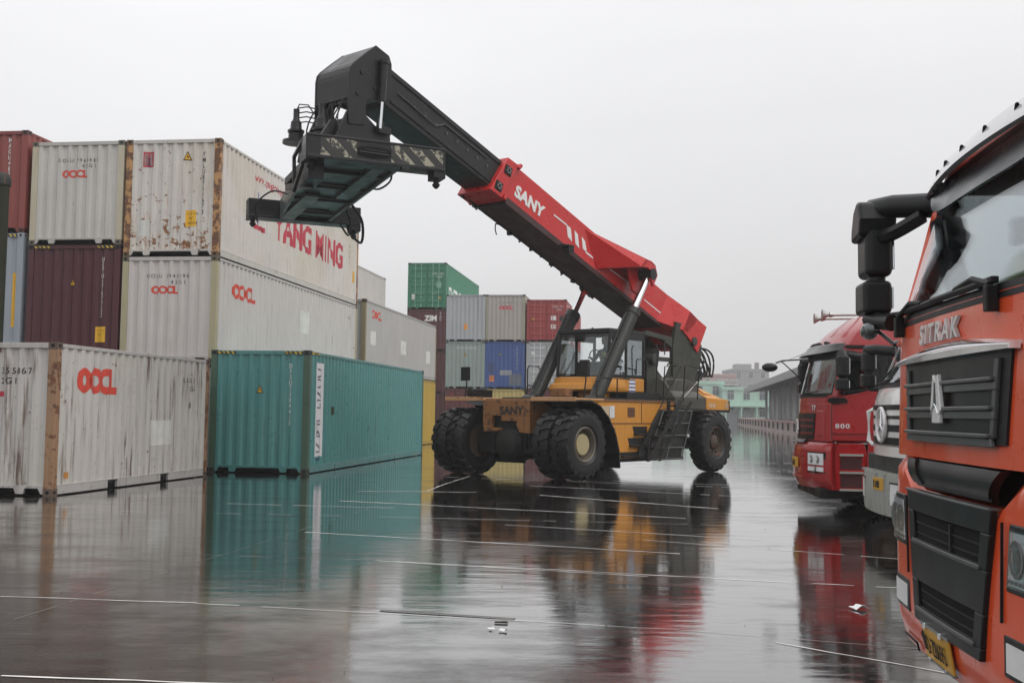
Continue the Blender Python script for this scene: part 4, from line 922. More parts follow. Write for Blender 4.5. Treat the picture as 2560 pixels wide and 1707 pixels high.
# ---------- spreader ----------
sp=bpy.data.objects.new('spreader',None)
m=MB(); m.prism([(-2.45,-.50),(-2.45,.48),(2.45,.48),(2.45,-.84),(.9,-.84)],-.14,.16,'xy'); m.bb(-1.2,1.2,-.6,.4,.16,.42); m.prism([(-2.4,-.56),(-2.4,-.50),(.9,-.84),(.9,-.90)],-.2,.2,'xy'); m.bb(-2.3,2.3,.48,.55,-.2,.2)
m.bb(-2.5,-.1,-.55,-.25,-.22,-.14); m.bb(-.1,2.4,.05,.3,-.22,-.14)
for x,yy in((-1.75,-.54),(-.55,-.66),(.55,-.78),(1.7,-.80)): m.bb(x-.03,x+.03,yy,.46,-.20,-.141)
for x in(-1.55,-.35,.75): m.bb(x-.02,x+.02,-.45,.30,-.18,-.14)
UND=paint('spreader_reflect_tint',(.06,.075,.07),.5,.05,.35,dcol=(.02,.025,.02))  # greenish tint puts reflected light on the underside into the colour
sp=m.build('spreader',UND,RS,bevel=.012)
sp.matrix_parent_inverse=Matrix.Identity(4); sp.location=(5.75,.06,5.92); sp.rotation_euler=(0,-.0388,1.131)
HZ=stripes('worn_hazard',(.34,.32,.24),(.014,.014,.013),2.6,(0,1,1.0),.52,(.02,.02,.018))
for sx in(1,-1):
    X=2.58*sx; m=MB()
    yl,yr=(-1.23,1.31) if sx>0 else(-1.22,1.26)
    zt,zb=(.19,-.19)
    m.bb(X-.16,X+.16,yl,yr,zb,zt); m.bb(X-.19,X+.19,yl+.02,yr-.02,zb-.035,zb+.02)
    m.bb(X-.17,X+.17,yr-.22,yr+.0,zb-.16,zb); m.bb(X-.17,X+.17,yl-.0,yl+.2,zb-.06,zb)
    if sx>0:
        m.bb(X+.16,X+.175,yl,yr,zt-.03,zt+.012); m.bb(X+.1,X+.19,.48,.62,zb-.11,zb-.03)
    eb=m.build('end_beam',BBL,sp,bevel=.012)
    for yy in(yl+.12,yr-.12):
        m=MB(); q=zb-(.16 if yy>0 else .06); m.lathe([(.05,q),(.05,q-.07),(.075,q-.08),(.06,q-.12),(.02,q-.16)],'z',c=(X,yy,0),seg=12); m.build('twistlock',MUD,eb,smooth=40)
    if sx>0:
        m=MB(); xo=X+.161; n=16
        m.bb(xo,xo+.008,yl+.25,-.33,zb+.03,zt-.04); m.bb(xo,xo+.008,.29,yr-.05,zb+.03,zt-.04); m.build('hazard_stripe',HZ,eb)
        m=MB(); pts=[]
        for k in range(24):
            t=2*math.pi*k/24; pts.append((-.03+.30*max(-1,min(1,1.25*math.cos(t)))*1.0,-.02+.10*math.sin(t)))
        m.prism(pts,xo-.002,xo+.014,'yz'); m.build('slot_opening',DARK,eb)
        m=MB(); m.tube([(xo+.012,-.29,-.03),(xo+.014,.25,-.05)],.012,6); m.tube([(xo+.012,-.2,.02),(xo+.012,.2,.0)],.008,6); m.build('cable',BLKG,eb)
# side frames left of the spreader
m=MB(); y=-1.20
m.prism([(2.45,.19),(2.45,.13),(1.75,-.02),(1.75,.04)],y-.04,y+.02,'xz'); m.prism([(1.80,.02),(1.74,.02),(1.80,-.62),(1.86,-.62)],y-.04,y+.02,'xz')
m.prism([(2.45,-.22),(2.45,-.30),(1.8,-.64),(1.75,-.56)],y-.04,y+.02,'xz'); m.bb(1.7,2.4,-1.1,-.82,-.5,.1)
m.prism([(1.9,-.45),(1.9,-.55),(.2,-.22),(.2,-.1)],-1.02,-.88,'xz')
m.bb(.2,1.9,-1.03,-.9,-.12,.02)
m.build('guide_frame',BBL,sp,bevel=.008)
m=MB(); m.tube(crv([(-.9,.55,-.05),(-1.3,.95,-.35),(-2.0,1.15,-.68),(-2.5,1.05,-.4),(-2.55,.95,-.15)]),.03,8); m.tube(crv([(-1.2,.55,-.1),(-1.6,.8,-.4),(-2.2,.9,-.5),(-2.5,.75,-.1)]),.022,8)
m.tube(crv([(-1.0,-.7,.0),(-1.4,-.95,.12),(-2.0,-1.15,-.05),(-2.3,-1.05,-.35)]),.018,6); m.tube(crv([(2.0,.5,.0),(1.7,.62,-.2),(1.0,.60,-.22),(.5,.5,-.05)]),.02,6)
m.build('hydraulic_hose',BLK,sp,smooth=40)
# ---------- lift cylinders ----------
for y in(.98,-.95):
    b0=Vector((-1.72,y,1.72)); t0=Vector((-4.12,y,5.14)); D=t0-b0
    m=MB(); c1=b0+D*.70; m.tube([b0+D*.02,c1],.185,20); m.tube([c1-D*.03,c1+D*.012],.205,20); m.lathe([(.0,y-.2),(.24,y-.2),(.24,y+.2),(.0,y+.2)],'y',c=(b0.x,0,b0.z),seg=18)
    m.tube([b0+D*.10+Vector((.2,0,.1)),b0+D*.66+Vector((.2,0,.1))],.022,6)
    cy=rp('lift_cylinder',m,CYLP,0,40)
    m=MB(); m.tube([c1,t0],.095,16); m.build('piston_rod',CHROME,cy,smooth=40)
    m=MB(); m.lathe([(.0,y-.13),(.17,y-.13),(.17,y+.13),(.0,y+.13)],'y',c=(t0.x,0,t0.z),seg=16); m.build('rod_eye',BBL,cy,smooth=40)
m=MB(); m.bb(-2.05,-1.35,.72,1.26,1.6,1.86); m.bb(-2.05,-1.35,-1.22,-.7,1.6,1.86); m.bb(-1.2,-.9,.3,.75,1.9,2.1); rp('cylinder_mount',m,ORGR,.02)
# ---------- hoses at the tail ----------
m=MB(); random.seed(5)
def bez(a,b,c,d,r,n=14):
    a,b,c,d=map(Vector,(a,b,c,d)); m.tube([(1-t)**3*a+3*t*(1-t)**2*b+3*t*t*(1-t)*c+t**3*d for t in [i/n for i in range(n+1)]],r,7)
for k in range(5):
    dy=.12*k-.1
    bez((-7.55-.03*k,dy,3.62-.05*k),(-8.3-.16*k,dy,3.5),(-8.95-.05*k+.18*k,dy,2.55+.03*k),(-8.35,dy+.05,2.62),.028)
    bez((-8.35,dy+.05,2.62),(-8.1,dy,2.6),(-8.1-.1*k,dy,3.25),(-7.3,dy+.1,3.2-.06*k),.028)
for k in range(7):
    y=random.uniform(-.2,.6); bez((-6.9,y,3.1+random.uniform(-.3,.2)),(-7.5,y,3.4),(-8.1,y,3.0+random.uniform(-.2,.2)),(-7.2,y,2.7+random.uniform(-.2,.3)),.022)
m.bb(-7.9,-7.0,-.1,.5,2.62,2.72); m.bb(-7.5,-6.9,-.3,.6,2.5,2.62)
for k in range(9): m.tube([(-6.75-.09*k,.55,2.75),(-6.75-.07*k,.5,1.98)],.02,6)
rp('hydraulic_hose',m,BLK,0,40)
# ---------------- trucks ----------------
TA=.10; TANG=math.atan2(math.sin(TA),-math.cos(TA))
def carpaint(key,col,dirt=.1):
    m,nt,b=newmat(key); v=coords(nt)
    c=mix(nt,rng(nt,noise(nt,v,1.3,4),.3,.7,0,.25),col,tuple(x*.75 for x in col))
    c=mix(nt,rng(nt,noise(nt,v,11,6,.7),.60,.80,0,dirt*2),c,(.10,.06,.045))
    c=mix(nt,rng(nt,noise(nt,coords(nt,(8,8,.7)),1.4,5,.65),.58,.85,0,dirt*2.2),c,(.12,.07,.055))
    nt.links.new(c,b.inputs['Base Color']); nt.links.new(rng(nt,noise(nt,v,6,5),.3,.7,.24,.42),b.inputs['Roughness'])
    b.inputs['Coat Weight'].default_value=.7; b.inputs['Coat Roughness'].default_value=.08
    bump(nt,b,noise(nt,v,1.1,2),.12,.02); return m
PLAST=plain('dark_plastic',(.011,.012,.013),.36); PLASTL=plain('plastic_edge',(.075,.078,.08),.35); DGL=glass('tinted_glass',(.50,.54,.54),1.0)
TGL=glass('truck_glass',(.955,.985,.985),.9); LENS=glass('lens',(.95,.96,.96),.5); REFLC=plain('reflector',(.80,.80,.80),.3,metal=.0)
SILV=plain('silver_letter',(.74,.73,.72),.3,metal=.15); PLATE=plain('plate_yellow',(.62,.34,.04),.42)
class Truck:
    def __init__(s,loc,label,fx,col,key,zc0,zws,zwt,ztop,hw,group='trucks parked side by side at the right',side_glass=True,zb0=.3,zb1=1.12,bcol=None,roof=None):
        s.r=thing('truck',(loc[0],loc[1],0),TANG,label,'truck',group); s.fx=fx; s.hw=hw; s.P=carpaint(key,col); s.BP=carpaint(key+'b',bcol) if bcol else s.P
        s.zc0,s.zws,s.zwt,s.ztop=zc0,zws,zwt,ztop
        XB=-2.0
        def ring(z,hwz,inset=0,xb=XB,add=0):
            pts=[]
            n=24
            for k in range(n+1):
                t=-1+2*k/n; y=hwz*math.copysign(abs(math.sin(t*math.pi/2)),t)
                pts.append(Vector((fx(y,z)+add,y,z)))
            e=pts[-1]; pts+= [Vector((e.x-.05,hwz,z)),Vector((xb,hwz,z)),Vector((xb,-hwz,z)),Vector((e.x-.05,-hwz,z))]
            return pts
        s.ring=ring
        # lower cab shell
        m=MB(); zs=[zc0,zc0+.04]+[zc0+.04+(zws-zc0-.04)*k/5 for k in range(1,6)]
        m.loft([ring(z,hw-(.03 if i==0 else 0)) for i,z in enumerate(zs)]); s.cab=m.build('cab_body',s.P,s.r,smooth=28)
        # roof
        m=MB(); r0=ring(zwt,hw,add=0)
        rr=[ring(zwt,hw-.01),ring(zwt+.06,hw)]
        if roof: rr+=roof(ring)
        else: rr+= [ring(ztop-.1,hw-.03),ring(ztop-.02,hw-.12),ring(ztop,hw-.3)]
        m.loft(rr); s.roof=m.build('roof',s.P,s.r,smooth=32)
        # pillars
        m=MB()
        for sy in(-1,1):
            y=sy*(hw-.05)
            m.tube([(fx(y,zws)-.06,y,zws-.02),(fx(y,(zws+zwt)/2)-.06,y,(zws+zwt)/2),(fx(y,zwt)-.06,y,zwt+.05)],.065,8)
        m.build('pillar',s.P,s.cab,smooth=40)
        m=MB()
        for sy in(-1,1): m.bb(-1.42,-1.22,min(sy*hw,sy*(hw-.05)),max(sy*hw,sy*(hw-.05)),zws-.02,zwt+.02)
        m.bb(-2.0,-1.42,-hw,hw,zws-.01,zwt+.01)
        m.build('rear_cabin',s.P,s.cab)
        m=MB(); m.bb(-1.415,-1.40,-hw+.06,hw-.06,zws-.2,zwt+.0); m.bb(-1.40,-.45,-hw+.08,hw-.08,zwt-.012,zwt-.002); m.build('glare_lining',plain('lining_glare_pale',(.55,.60,.61),.7),s.cab)  # pale bluish lining colour imitates light reflected in the windscreen
        # glazing
        m=MB(); s.slab(m,-hw+.10,hw-.10,-hw+.12,hw-.12,zws+.0,zwt+.02,-.01,.008,16,4); m.build('windscreen',TGL,s.cab,smooth=40)
        m=MB(); s.slab(m,-hw+.02,hw-.02,-hw+.02,hw-.02,zws-.03,zws+.035,.004,.02,16,1); m.build('screen_seal',BLK,s.cab,smooth=40)
        for sy in(-1,1):
            m=MB(); y=sy*(hw-.02); a=fx(y,zws)-.16
            m.prism([(a,zws+.02),(-1.22,zws+.02),(-1.22,zwt-.02),(a-.12,zwt-.02)],y-.004,y+.004,'xz'); m.build('side_window',DGL if side_glass else TGL,s.cab)
        # interior
        m=MB(); m.bb(-.75,-.30,-hw+.12,hw-.12,zws-.3,zws+.06); m.bb(-1.9,-.3,-hw+.1,hw-.1,zc0+.1,zc0+.2)
        for y in(-.6,.6): m.bb(-1.35,-.95,y-.25,y+.25,zws-.45,zws-.1); m.box((-1.38,y,zws+.12),(.16,.48,.75)); m.box((-1.38,y,zws+.52),(.12,.28,.2))
        m.build('interior',plain('interior_grey',(.06,.065,.07),.6),s.cab,bevel=.03)
        m=MB(); c=Vector((-.78,.6,zws+.06)); pts=[c+Vector((.07*math.sin(t),.22*math.cos(t),.2*math.sin(t))) for t in [2*math.pi*k/24 for k in range(25)]]; m.tube(pts,.016,6,False)
        m.tube([c-Vector((-.0,.2,0)),c+Vector((0,.2,0))],.014,6); m.tube([c,c+Vector((.25,0,-.2))],.03,6); m.build('steering_wheel',BLK,s.cab,smooth=40)
        # chassis and running gear
        m=MB(); m.bb(-7.0,-.35,.38,.50,.62,.9); m.bb(-7.0,-.35,-.50,-.38,.62,.9); m.bb(-6.6,-3.6,-.9,.9,.9,1.25); m.bb(-1.8,-.6,-.4,.4,.45,1.05); m.bb(-.6,-.3,-.8,.8,.35,.8); m.bb(-3.3,-2.3,.55,1.1,.4,.95); m.bb(-3.3,-2.3,-1.1,-.55,.4,.95)
        m.build('chassis',MUD,s.r,bevel=.02)
        for x in(-1.15,-4.4,-5.75):
            for sy in(-1,1):
                rim=MB(); rim.lathe([(.01,-.1),(.26,-.12),(.28,.10),(.25,.12),(.22,.02),(.12,.04),(.10,.13),(.01,.14)],'y',seg=24)
                w=rim.build('wheel',HUBD,s.r,smooth=35,loc=(x,sy*(hw-.22),.50)); 
                if sy<0: w.rotation_euler=(0,0,math.pi)
                tyre_mesh(.50,.30,34,None,'tyre',w)
    def slab(s,m,ya,yb,yc,yd,z0,z1,off,th,nu=12,nv=3,mi=None):
        """conform to the front: bottom from ya..yb, top from yc..yd"""
        def f(u,v):
            y=(ya+(yb-ya)*u)*(1-v)+(yc+(yd-yc)*u)*v; z=z0+(z1-z0)*v
            return (s.fx(y,z)+off,y,z)
        m.grid(f,nu,nv,(-th,0,0),mi); return m
    def text(s,body,size,y0,z0,off,mat,name,xs=1.0,extr=.006,bold=.02,spacing=1.0,shear=0.0,parent=None,curve=True):
        bm=text_mesh(body,size,bold,xs,shear,extr,spacing)
        for v in bm.verts:
            y=y0+v.co.x; z=z0+v.co.y; v.co=(s.fx(y,z)+off+v.co.z,y,z)
        return bm_obj(bm,name,mat,parent or s.r)
    def mirror(s,sy,x,y,z0,z1,zl,w=.24):
        m=MB(); yy=sy*y
        m.box((x,yy,(zl+z1)/2),(.16,w,z1-zl-.03)); m.box((x-.0,yy-sy*.03,zl),(.10,w*.5,.2)); o=m.build('mirror',PLAST,s.r,bevel=.04)
        m=MB(); m.box((x+.01,yy,(z0+zl)/2),(.17,w*.96,zl-z0-.02)); m.build('wide_mirror',PLAST,o,bevel=.03)
        m=MB(); m.box((x-.088,yy,(zl+z1)/2),(.012,w*.8,z1-zl-.12)); m.box((x-.083,yy,(z0+zl)/2),(.01,w*.78,zl-z0-.09)); m.build('mirror_glass',CHROME,o,bevel=.01)
        m=MB(); m.tube([(x,yy,z1-.04),(x,yy-sy*.02,z1+.0),(x-.08,yy-sy*.15,z1+.01),(x-.30,sy*(s.hw-.03),z1-.02)],[.08,.085,.07,.075],10)
        m.tube([(x,yy,z0+.03),(x-.02,yy-sy*.1,z0-.02),(x-.1,sy*(s.hw-.02),z0-.02)],.03,8); m.build('mirror_arm',PLAST,o,smooth=40)
        return o
# ---- orange truck ----
def fxo(y,z):
    a=abs(y); b=-.050*(y/1.2)**2-.9*max(0,a-.98)**2
    if a>1.15: b-=1.5*(a-1.15)
    if z>2.04: b-=.02+(z-2.04)*.30
    elif z>1.31: b-=.02*(z-1.31)/.73
    elif z>1.14: b+=0
    if z<.45: b-=.25*(.45-z)
    return b
ORT=(.80,.085,.018)
def roof_o(ring): return [ring(2.95,1.18),ring(3.25,1.15,add=-.25),ring(3.55,1.05,add=-.6),ring(3.66,.9,add=-.8)]
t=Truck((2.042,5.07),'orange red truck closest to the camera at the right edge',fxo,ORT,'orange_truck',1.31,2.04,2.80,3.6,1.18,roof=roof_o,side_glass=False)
OT=t
m=MB()
# bumper shell, centre lower than the shoulders
def topz(y): a=abs(y); return 1.14 if a<.62 else (1.14+.17*min(1,(a-.62)/.26)**.7)
def fb(u,v):
    y=-1.25+2.5*u; 
    z=.30+(topz(y)-.30)*v; off=.012*math.sin(v*math.pi)
    return (t.fx(y,z)+off-(.05*max(0,(v-.93)/.07)),y,z)
m.grid(fb,60,14,(-.10,0,0)); 
for sy in(-1,1):
    e=fxo(1.25,.8)
    m.prism([(e-.02,.34),(e-.02,1.28),(-.95,1.28),(-1.0,1.1),(-.72,.78),(-.62,.34)],min(sy*1.25,sy*1.20),max(sy*1.25,sy*1.20),'xz')
bump_o=m.build('bumper',t.P,t.r,smooth=35)
m=MB(); t.slab(m,-.48,.48,-.60,.60,.54,1.13,.014,.006,20,6); m.bb(-.6,-.12,-1.1,1.1,1.10,1.34); m.build('grille_void',DARK,bump_o)
m=MB()
def rowy(z): return .505+(z-.53)*.14/.61
for z0,z1 in((.50,.555),(.70,.885),(1.04,1.145)): t.slab(m,-rowy(z0),rowy(z0),-rowy(z1),rowy(z1),z0,z1,.034,.03,16,3)
for z0,z1 in((.555,.70),(.885,1.04)):
    for sy in(-1,1):
        a,b=sorted((sy*rowy(z0),sy*(rowy(z0)-.10))); c,d=sorted((sy*rowy(z1),sy*(rowy(z1)-.10))); t.slab(m,a,b,c,d,z0,z1,.034,.03,4,3)
lg=m.build('lower_grille',PLAST,bump_o,bevel=.006,smooth=30)
m=MB()
for z in(.552,.882):
    w=rowy(z)-.07; t.slab(m,-w,w,-w,w,z,z+.02,.042,.03,16,1)
t.slab(m,-rowy(1.14),rowy(1.14),-rowy(1.14),rowy(1.14),1.135,1.148,.042,.05,16,1)
m.build('grille_lip',PLASTL,lg,bevel=.004,smooth=40)
m=MB()
for z in(.60,.65,.93,.98):
    w=rowy(z)-.11; t.slab(m,-w,w,-w,w,z,z+.008,.019,.004,14,1)
m.bb(.0,.028,.10,.125,.885,1.03); m.build('grille_mesh',plain('mesh_dark',(.02,.02,.02),.5),lg)
# dark cover between bumper and cab
m=MB()
def fc(u,v):
    z=1.165+.135*v; w=.56+.13*v; y=-w+2*w*u; return (fxo(y,1.2)-.02+.035*math.sin(math.pi*(.15+.7*(1-v))),y,z)
m.grid(fc,24,8,(-.03,0,0)); t2=m.build('front_cover',PLAST,t.r,smooth=40)
m=MB()
for sy in(-1,1):
    def fc2(u,v):
        z=1.18+.12*v; w=.56+.13*v; y=sy*(w-.16+.17*u); return (fxo(y,1.2)-.0+.03*math.sin(math.pi*(.15+.7*(1-v))),y,z)
    m.grid(fc2,6,6,(-.02,0,0))
m.build('cover_end',PLAST,t2,smooth=40)
# upper grille
def gy(z): return .745+(z-1.41)*.13
m=MB(); t.slab(m,-gy(1.41),gy(1.41),-gy(1.80),gy(1.80),1.405,1.80,.012,.03,20,4); ug=m.build('upper_grille',PLAST,t.cab,smooth=30)
m=MB()
for z in(1.675,1.555,1.44):
    w=gy(z)-.11; t.slab(m,-w,w,-w,w,z-.008,z+.010,.050,.03,16,1); t.slab(m,-w-.02,w+.02,-w,w,z-.045,z-.008,.035,.02,16,2)
for sy in(-1,1):
    a,b=sorted((sy*(gy(1.43)-.13),sy*(gy(1.43)-.09))); c,d=sorted((sy*(gy(1.76)-.13),sy*(gy(1.76)-.09))); t.slab(m,a,b,c,d,1.43,1.76,.030,.02,2,4)
m.build('grille_bar',PLASTL,ug,bevel=.005,smooth=40)
m=MB()
def fch(u,v):
    y=-.86+1.72*u; z0=1.79; top=1.825+.045*(1-(2*u-1)**2); z=z0+(top-z0)*v; return (fxo(y,z)+.055-.045*max(0,(v-.45)/.55)**1.5,y,z)
m.grid(fch,30,10,(-.05,0,0)); m.build('chrome_strip',CHROME,ug,smooth=50)
# emblem: two blades over a pointed base
def emblem(T,yc,zc,h,off,mat,parent):
    k=h/.21
    def pp(pts,o): 
        q=MB(); q.prism([(yc+a*k,zc+b*k) for a,b in pts],T.fx(yc,zc)+off,T.fx(yc,zc)+off+o,'yz'); return q
    q=pp([(-.035,.105),(-.018,.095),(0,.085),(.018,.095),(.035,.105),(.062,.0),(.075,-.045),(.05,-.06),(.052,-.10),(-.052,-.10),(-.05,-.06),(-.075,-.045),(-.062,.0)],.020)
    e=q.build('emblem',mat,parent,bevel=.004)
    q=MB(); X=T.fx(yc,zc)+off+.020
    q.prism([(yc+a*k,zc+b*k) for a,b in((-.006,.07),(.006,.07),(.016,-.02),(0,-.035),(-.016,-.02))],X,X+.003,'yz'); 
    q.build('emblem_groove',plain('emblem_dark',(.10,.12,.115),.3,metal=.6),e)
    q=MB(); q.tube([(X+.003,yc-.05*k,zc-.06*k),(X+.003,yc-.02*k,zc-.03*k),(X+.003,yc+.0*k,zc-.02*k),(X+.003,yc+.02*k,zc-.03*k),(X+.003,yc+.05*k,zc-.06*k)],.004,5); q.build('emblem_ridge',CHROME,e)
emblem(t,-.02,1.60,.235,.035,SILV,ug)
t.text('SITRAK',.135,-.47,1.885,.012,SILV,'maker_name',xs=1.22,extr=.008,bold=.02,spacing=1.28,shear=.12,parent=t.cab)
# lights
for sy in(-1,1):
    m=MB(); a,b=sorted((sy*.74,sy*1.20)); c,d=sorted((sy*.78,sy*1.22)); t.slab(m,a,b,c,d,.83,1.10,.016,.03,10,3); hl=m.build('headlight',PLAST,bump_o,bevel=.008,smooth=30)
    m=MB(); a,b=sorted((sy*.77,sy*1.19)); c,d=sorted((sy*.80,sy*1.20)); t.slab(m,a,b,c,d,.855,1.08,.030,.006,10,3); m.build('headlight_lens',LENS,hl,smooth=40)
    m=MB(); t.slab(m,a,b,c,d,.86,1.07,.020,.002,10,3); 
    rf=m.build('reflector',REFLC,hl,smooth=40)
    m=MB()
    for q in (.86,1.04): m.lathe([(.07,.0),(.075,.006),(.068,.008),(.05,.002),(.02,.004),(0,.008)],'x',c=(t.fx(sy*q,.97)+.020,sy*q,.97),seg=18)
    for k in range(12): m.box((t.fx(sy*(.79+.033*k),.878)+.022,sy*(.79+.033*k),.878),(.006,.018,.014))
    m.build('bulb',STEEL,rf,smooth=40)
    m=MB(); a,b=sorted((sy*.70,sy*1.10)); t.slab(m,a,b,a,b,.49,.66,.014,.03,8,3); fl=m.build('fog_light',PLAST,bump_o,bevel=.01,smooth=30)
    m=MB(); a,b=sorted((sy*.74,sy*1.06)); t.slab(m,a,b,a,b,.515,.63,.019,.004,8,3); m.build('fog_reflector',REFLC,fl,smooth=40)
    # tow flap and seams
    m=MB(); a,b=sorted((sy*.66,sy*.95)); t.slab(m,a,b,a,b,.335,.345,.018,.01,6,1); t.slab(m,sy*.66-.004,sy*.66+.004,sy*.66-.004,sy*.66+.004,.30,.345,.018,.01,1,2); t.slab(m,sy*.70-.004,sy*.70+.004,sy*.72-.004,sy*.72+.004,.70,1.10,.024,.01,1,4); m.build('panel_seam',BLK,bump_o)
# number plate
m=MB(); t.slab(m,-.36,.09,-.36,.09,.345,.50,.035,.012,6,1); pl=m.build('number_plate',PLATE,bump_o,bevel=.004)
m=MB(); t.slab(m,-.37,.10,-.37,.10,.336,.347,.04,.02,6,1); t.slab(m,-.37,.10,-.37,.10,.50,.512,.04,.02,4,1); m.build('plate_frame',plain('plate_rim',(.25,.26,.25),.4,metal=.5),pl)
t.text('D\u00b7Z8695',.125,-.285,.372,.037,INK,'plate_number',xs=.70,extr=.001,bold=-.004,spacing=1.0,parent=pl)
bm=text_mesh('\u9c81',.1,.0,.65,0,.002)
for v in bm.verts:
    y=-.348+v.co.x; z=.39+v.co.y; v.co=(t.fx(y,z)+.037+v.co.z,y,z)
bm_obj(bm,'plate_number',INK,pl)
m=MB()
for y in(-.26,.0): t.slab(m,y-.02,y+.02,y-.02,y+.02,.49,.52,.05,.02,1,1); t.slab(m,y-.015,y+.015,y-.015,y+.015,.335,.355,.05,.02,1,1)
m.build('plate_screw',CHROME,pl,bevel=.004)
# white roof visor with slots, dark sun shade
m=MB()
def fv(u,v):
    y=-1.17+2.34*u; e=abs(2*u-1); z=2.785+.135*v+(.05*v*max(0,(e-.45)/.55) if e<.82 else .034*v-.12*(e-.82)*v); return (-.125-.11*e*e-.07*v-.02*v*v,y,z)
m.grid(fv,40,8,(-.03,0,-.005)); vs=m.build('roof_visor',carpaint('visor_white',(.62,.61,.62),.08),t.roof,smooth=50)
m=MB()
for u in(.08,.20,.36,.52,.68,.84):
    for v0 in(.62,):
        p=Vector(fv(u,v0)); m.box(p,(.02,.022,.045),Matrix.Rotation(-.35,3,'X'))
m.build('visor_slot',DARK,vs,bevel=.01)
m=MB()
for u,v in((.04,.0),(.1,.02),(.16,.0)): 
    p=Vector(fv(u,v)); m.tube([p+Vector((-.02,0,.02)),p+Vector((-.12,.03,-.14))],.022,6)
m.tube([Vector(fv(.03,0))+Vector((-.05,0,.0)),Vector(fv(.0,0))+Vector((-.12,-.02,-.10))],.04,8)
m.build('visor_bracket',BLK,vs,smooth=40)
m=MB()
def fs(u,v):
    y=-.98+1.96*u; z=2.60+.17*v; k=1-(abs(2*u-1))**6
    z=z+.14*(1-k)*(1-v); return (fxo(y,z)+.05-.02*v,y,z)
m.grid(fs,30,6,(-.02,0,0)); m.build('sun_shade',plain('shade_black',(.006,.010,.014),.25),t.roof,smooth=50)
m=MB(); t.slab(m,-1.15,1.15,-1.15,1.15,2.74,2.84,.006,.04,16,1); m.build('screen_header',BLK,t.cab,smooth=40)
# wipers
for yk,y1 in((-.92,-.45),(.62,.12)):
    m=MB(); m.box((fxo(yk,2.0)+.03,yk,2.01),(.05,.05,.11)); k=t.fx
    m.tube([(k(yk,2.06)+.04,yk,2.07),(k(y1,2.10)+.03,(yk+y1)/2,2.12),(k(y1,2.1)+.03,y1,2.10)],.016,6)
    d=1 if y1>yk else -1
    m.tube([(k(yk,2.08)+.03,yk+.02*d,2.09),(k(y1,2.08)+.03,y1+.35*d,2.085)],.018,6); m.box((k(yk,2.1)+.03,yk+.12*d,2.09),(.035,.24,.03))
    m.build('wiper',BLK,t.cab,bevel=.006)
# corner deflectors and door edge on the far side
for sy in(-1,1):
    m=MB(); y=sy*1.19; x=t.fx(1.18,1.6)-.04
    m.prism([(x+.03,1.38),(x+.05,1.95),(x-.02,2.0),(x-.03,1.36)],min(y,y+sy*.035),max(y,y+sy*.035),'xz'); m.build('air_deflector',t.P,t.cab,bevel=.01)
    m=MB(); m.prism([(x-.05,1.40),(x-.03,1.9),(x-.08,1.95),(x-.10,1.38)],min(y,y+sy*.02),max(y,y+sy*.02),'xz'); m.build('deflector_gap',DARK,t.cab)
    m=MB(); m.box((x+.03,sy*1.21,1.97),(.12,.07,.11)); m.build('side_lamp',t.P,t.cab,bevel=.02)
for sy in(-1,1):
    y0,y1=sorted((sy*1.181,sy*1.186)); m=MB(); m.bb(-.29,-.282,y0,y1,1.36,2.03); m.bb(-1.20,-1.192,y0,y1,1.36,2.03); m.bb(-1.2,-.285,y0,y1,1.36,1.368); m.bb(-1.2,-.285,y0,y1,1.62,1.625); m.build('door_seam',BLK,t.cab)
    m=MB(); y0,y1=sorted((sy*1.183,sy*1.21)); m.bb(-1.12,-.95,y0,y1,1.84,1.90); m.build('door_handle',BLK,t.cab,bevel=.01)
mo=t.mirror(-1,-.02,1.49,2.12,2.76,2.34,.26)
m=MB(); m.tube(crv([(-.02,-1.44,2.60),(-.08,-1.30,2.60),(-.22,-1.17,2.68)]),.045,8); m.build('mirror_arm',PLAST,mo,smooth=40)
m=MB(); m.prism([(-1.60,2.58),(-1.59,2.66),(-1.53,2.77),(-1.44,2.82),(-1.38,2.80),(-1.34,2.70),(-1.37,2.60)],-.12,.10,'yz'); m.build('mirror_knuckle',PLAST,mo,bevel=.02)
m=MB(); m.tube([(.02,-1.46,2.10),(-.05,-1.2,2.06)],.05,8); m.ball((.03,-1.42,2.03),(.05,.12,.055),12,1); m.tube([(.0,-1.36,2.03),(-.06,-1.18,1.93)],.012,5); m.build('kerb_mirror',[PLAST,plain('mirror_back',(.12,.13,.13),.2,metal=.7)],mo,smooth=50)
t.mirror(1,-.02,1.50,2.12,2.82,2.36,.26)
# far door pillar, curtains, dashboard items seen through the glass
m=MB(); m.tube([(-.42,-1.08,2.10),(-.30,-1.05,2.52)],.075,8); m.box((-.32,-1.03,2.55),(.16,.16,.18)); m.tube([(-.3,-1.02,2.6),(-.32,-1.05,2.80)],.05,8); m.build('grab_handle',plain('dark_blue_trim',(.006,.008,.014),.4),t.cab,bevel=.02)
m=MB(); m.tube([(-.28,.30,2.12),(-.30,.30,2.30),(-.26,.36,2.34)],.012,6); m.box((-.25,.22,2.36),(.04,.10,.12)); m.tube([(-.3,.42,2.1),(-.3,.5,2.42)],.012,6); m.build('phone_holder',BLK,t.cab,bevel=.008)
m=MB(); m.tube([(-.2,-.66,2.08),(-.24,-.6,2.17),(-.2,-.52,2.19),(-.2,-.56,2.11)],.015,6); m.build('red_ribbon',plain('ribbon',(.30,.03,.04),.5),t.cab)
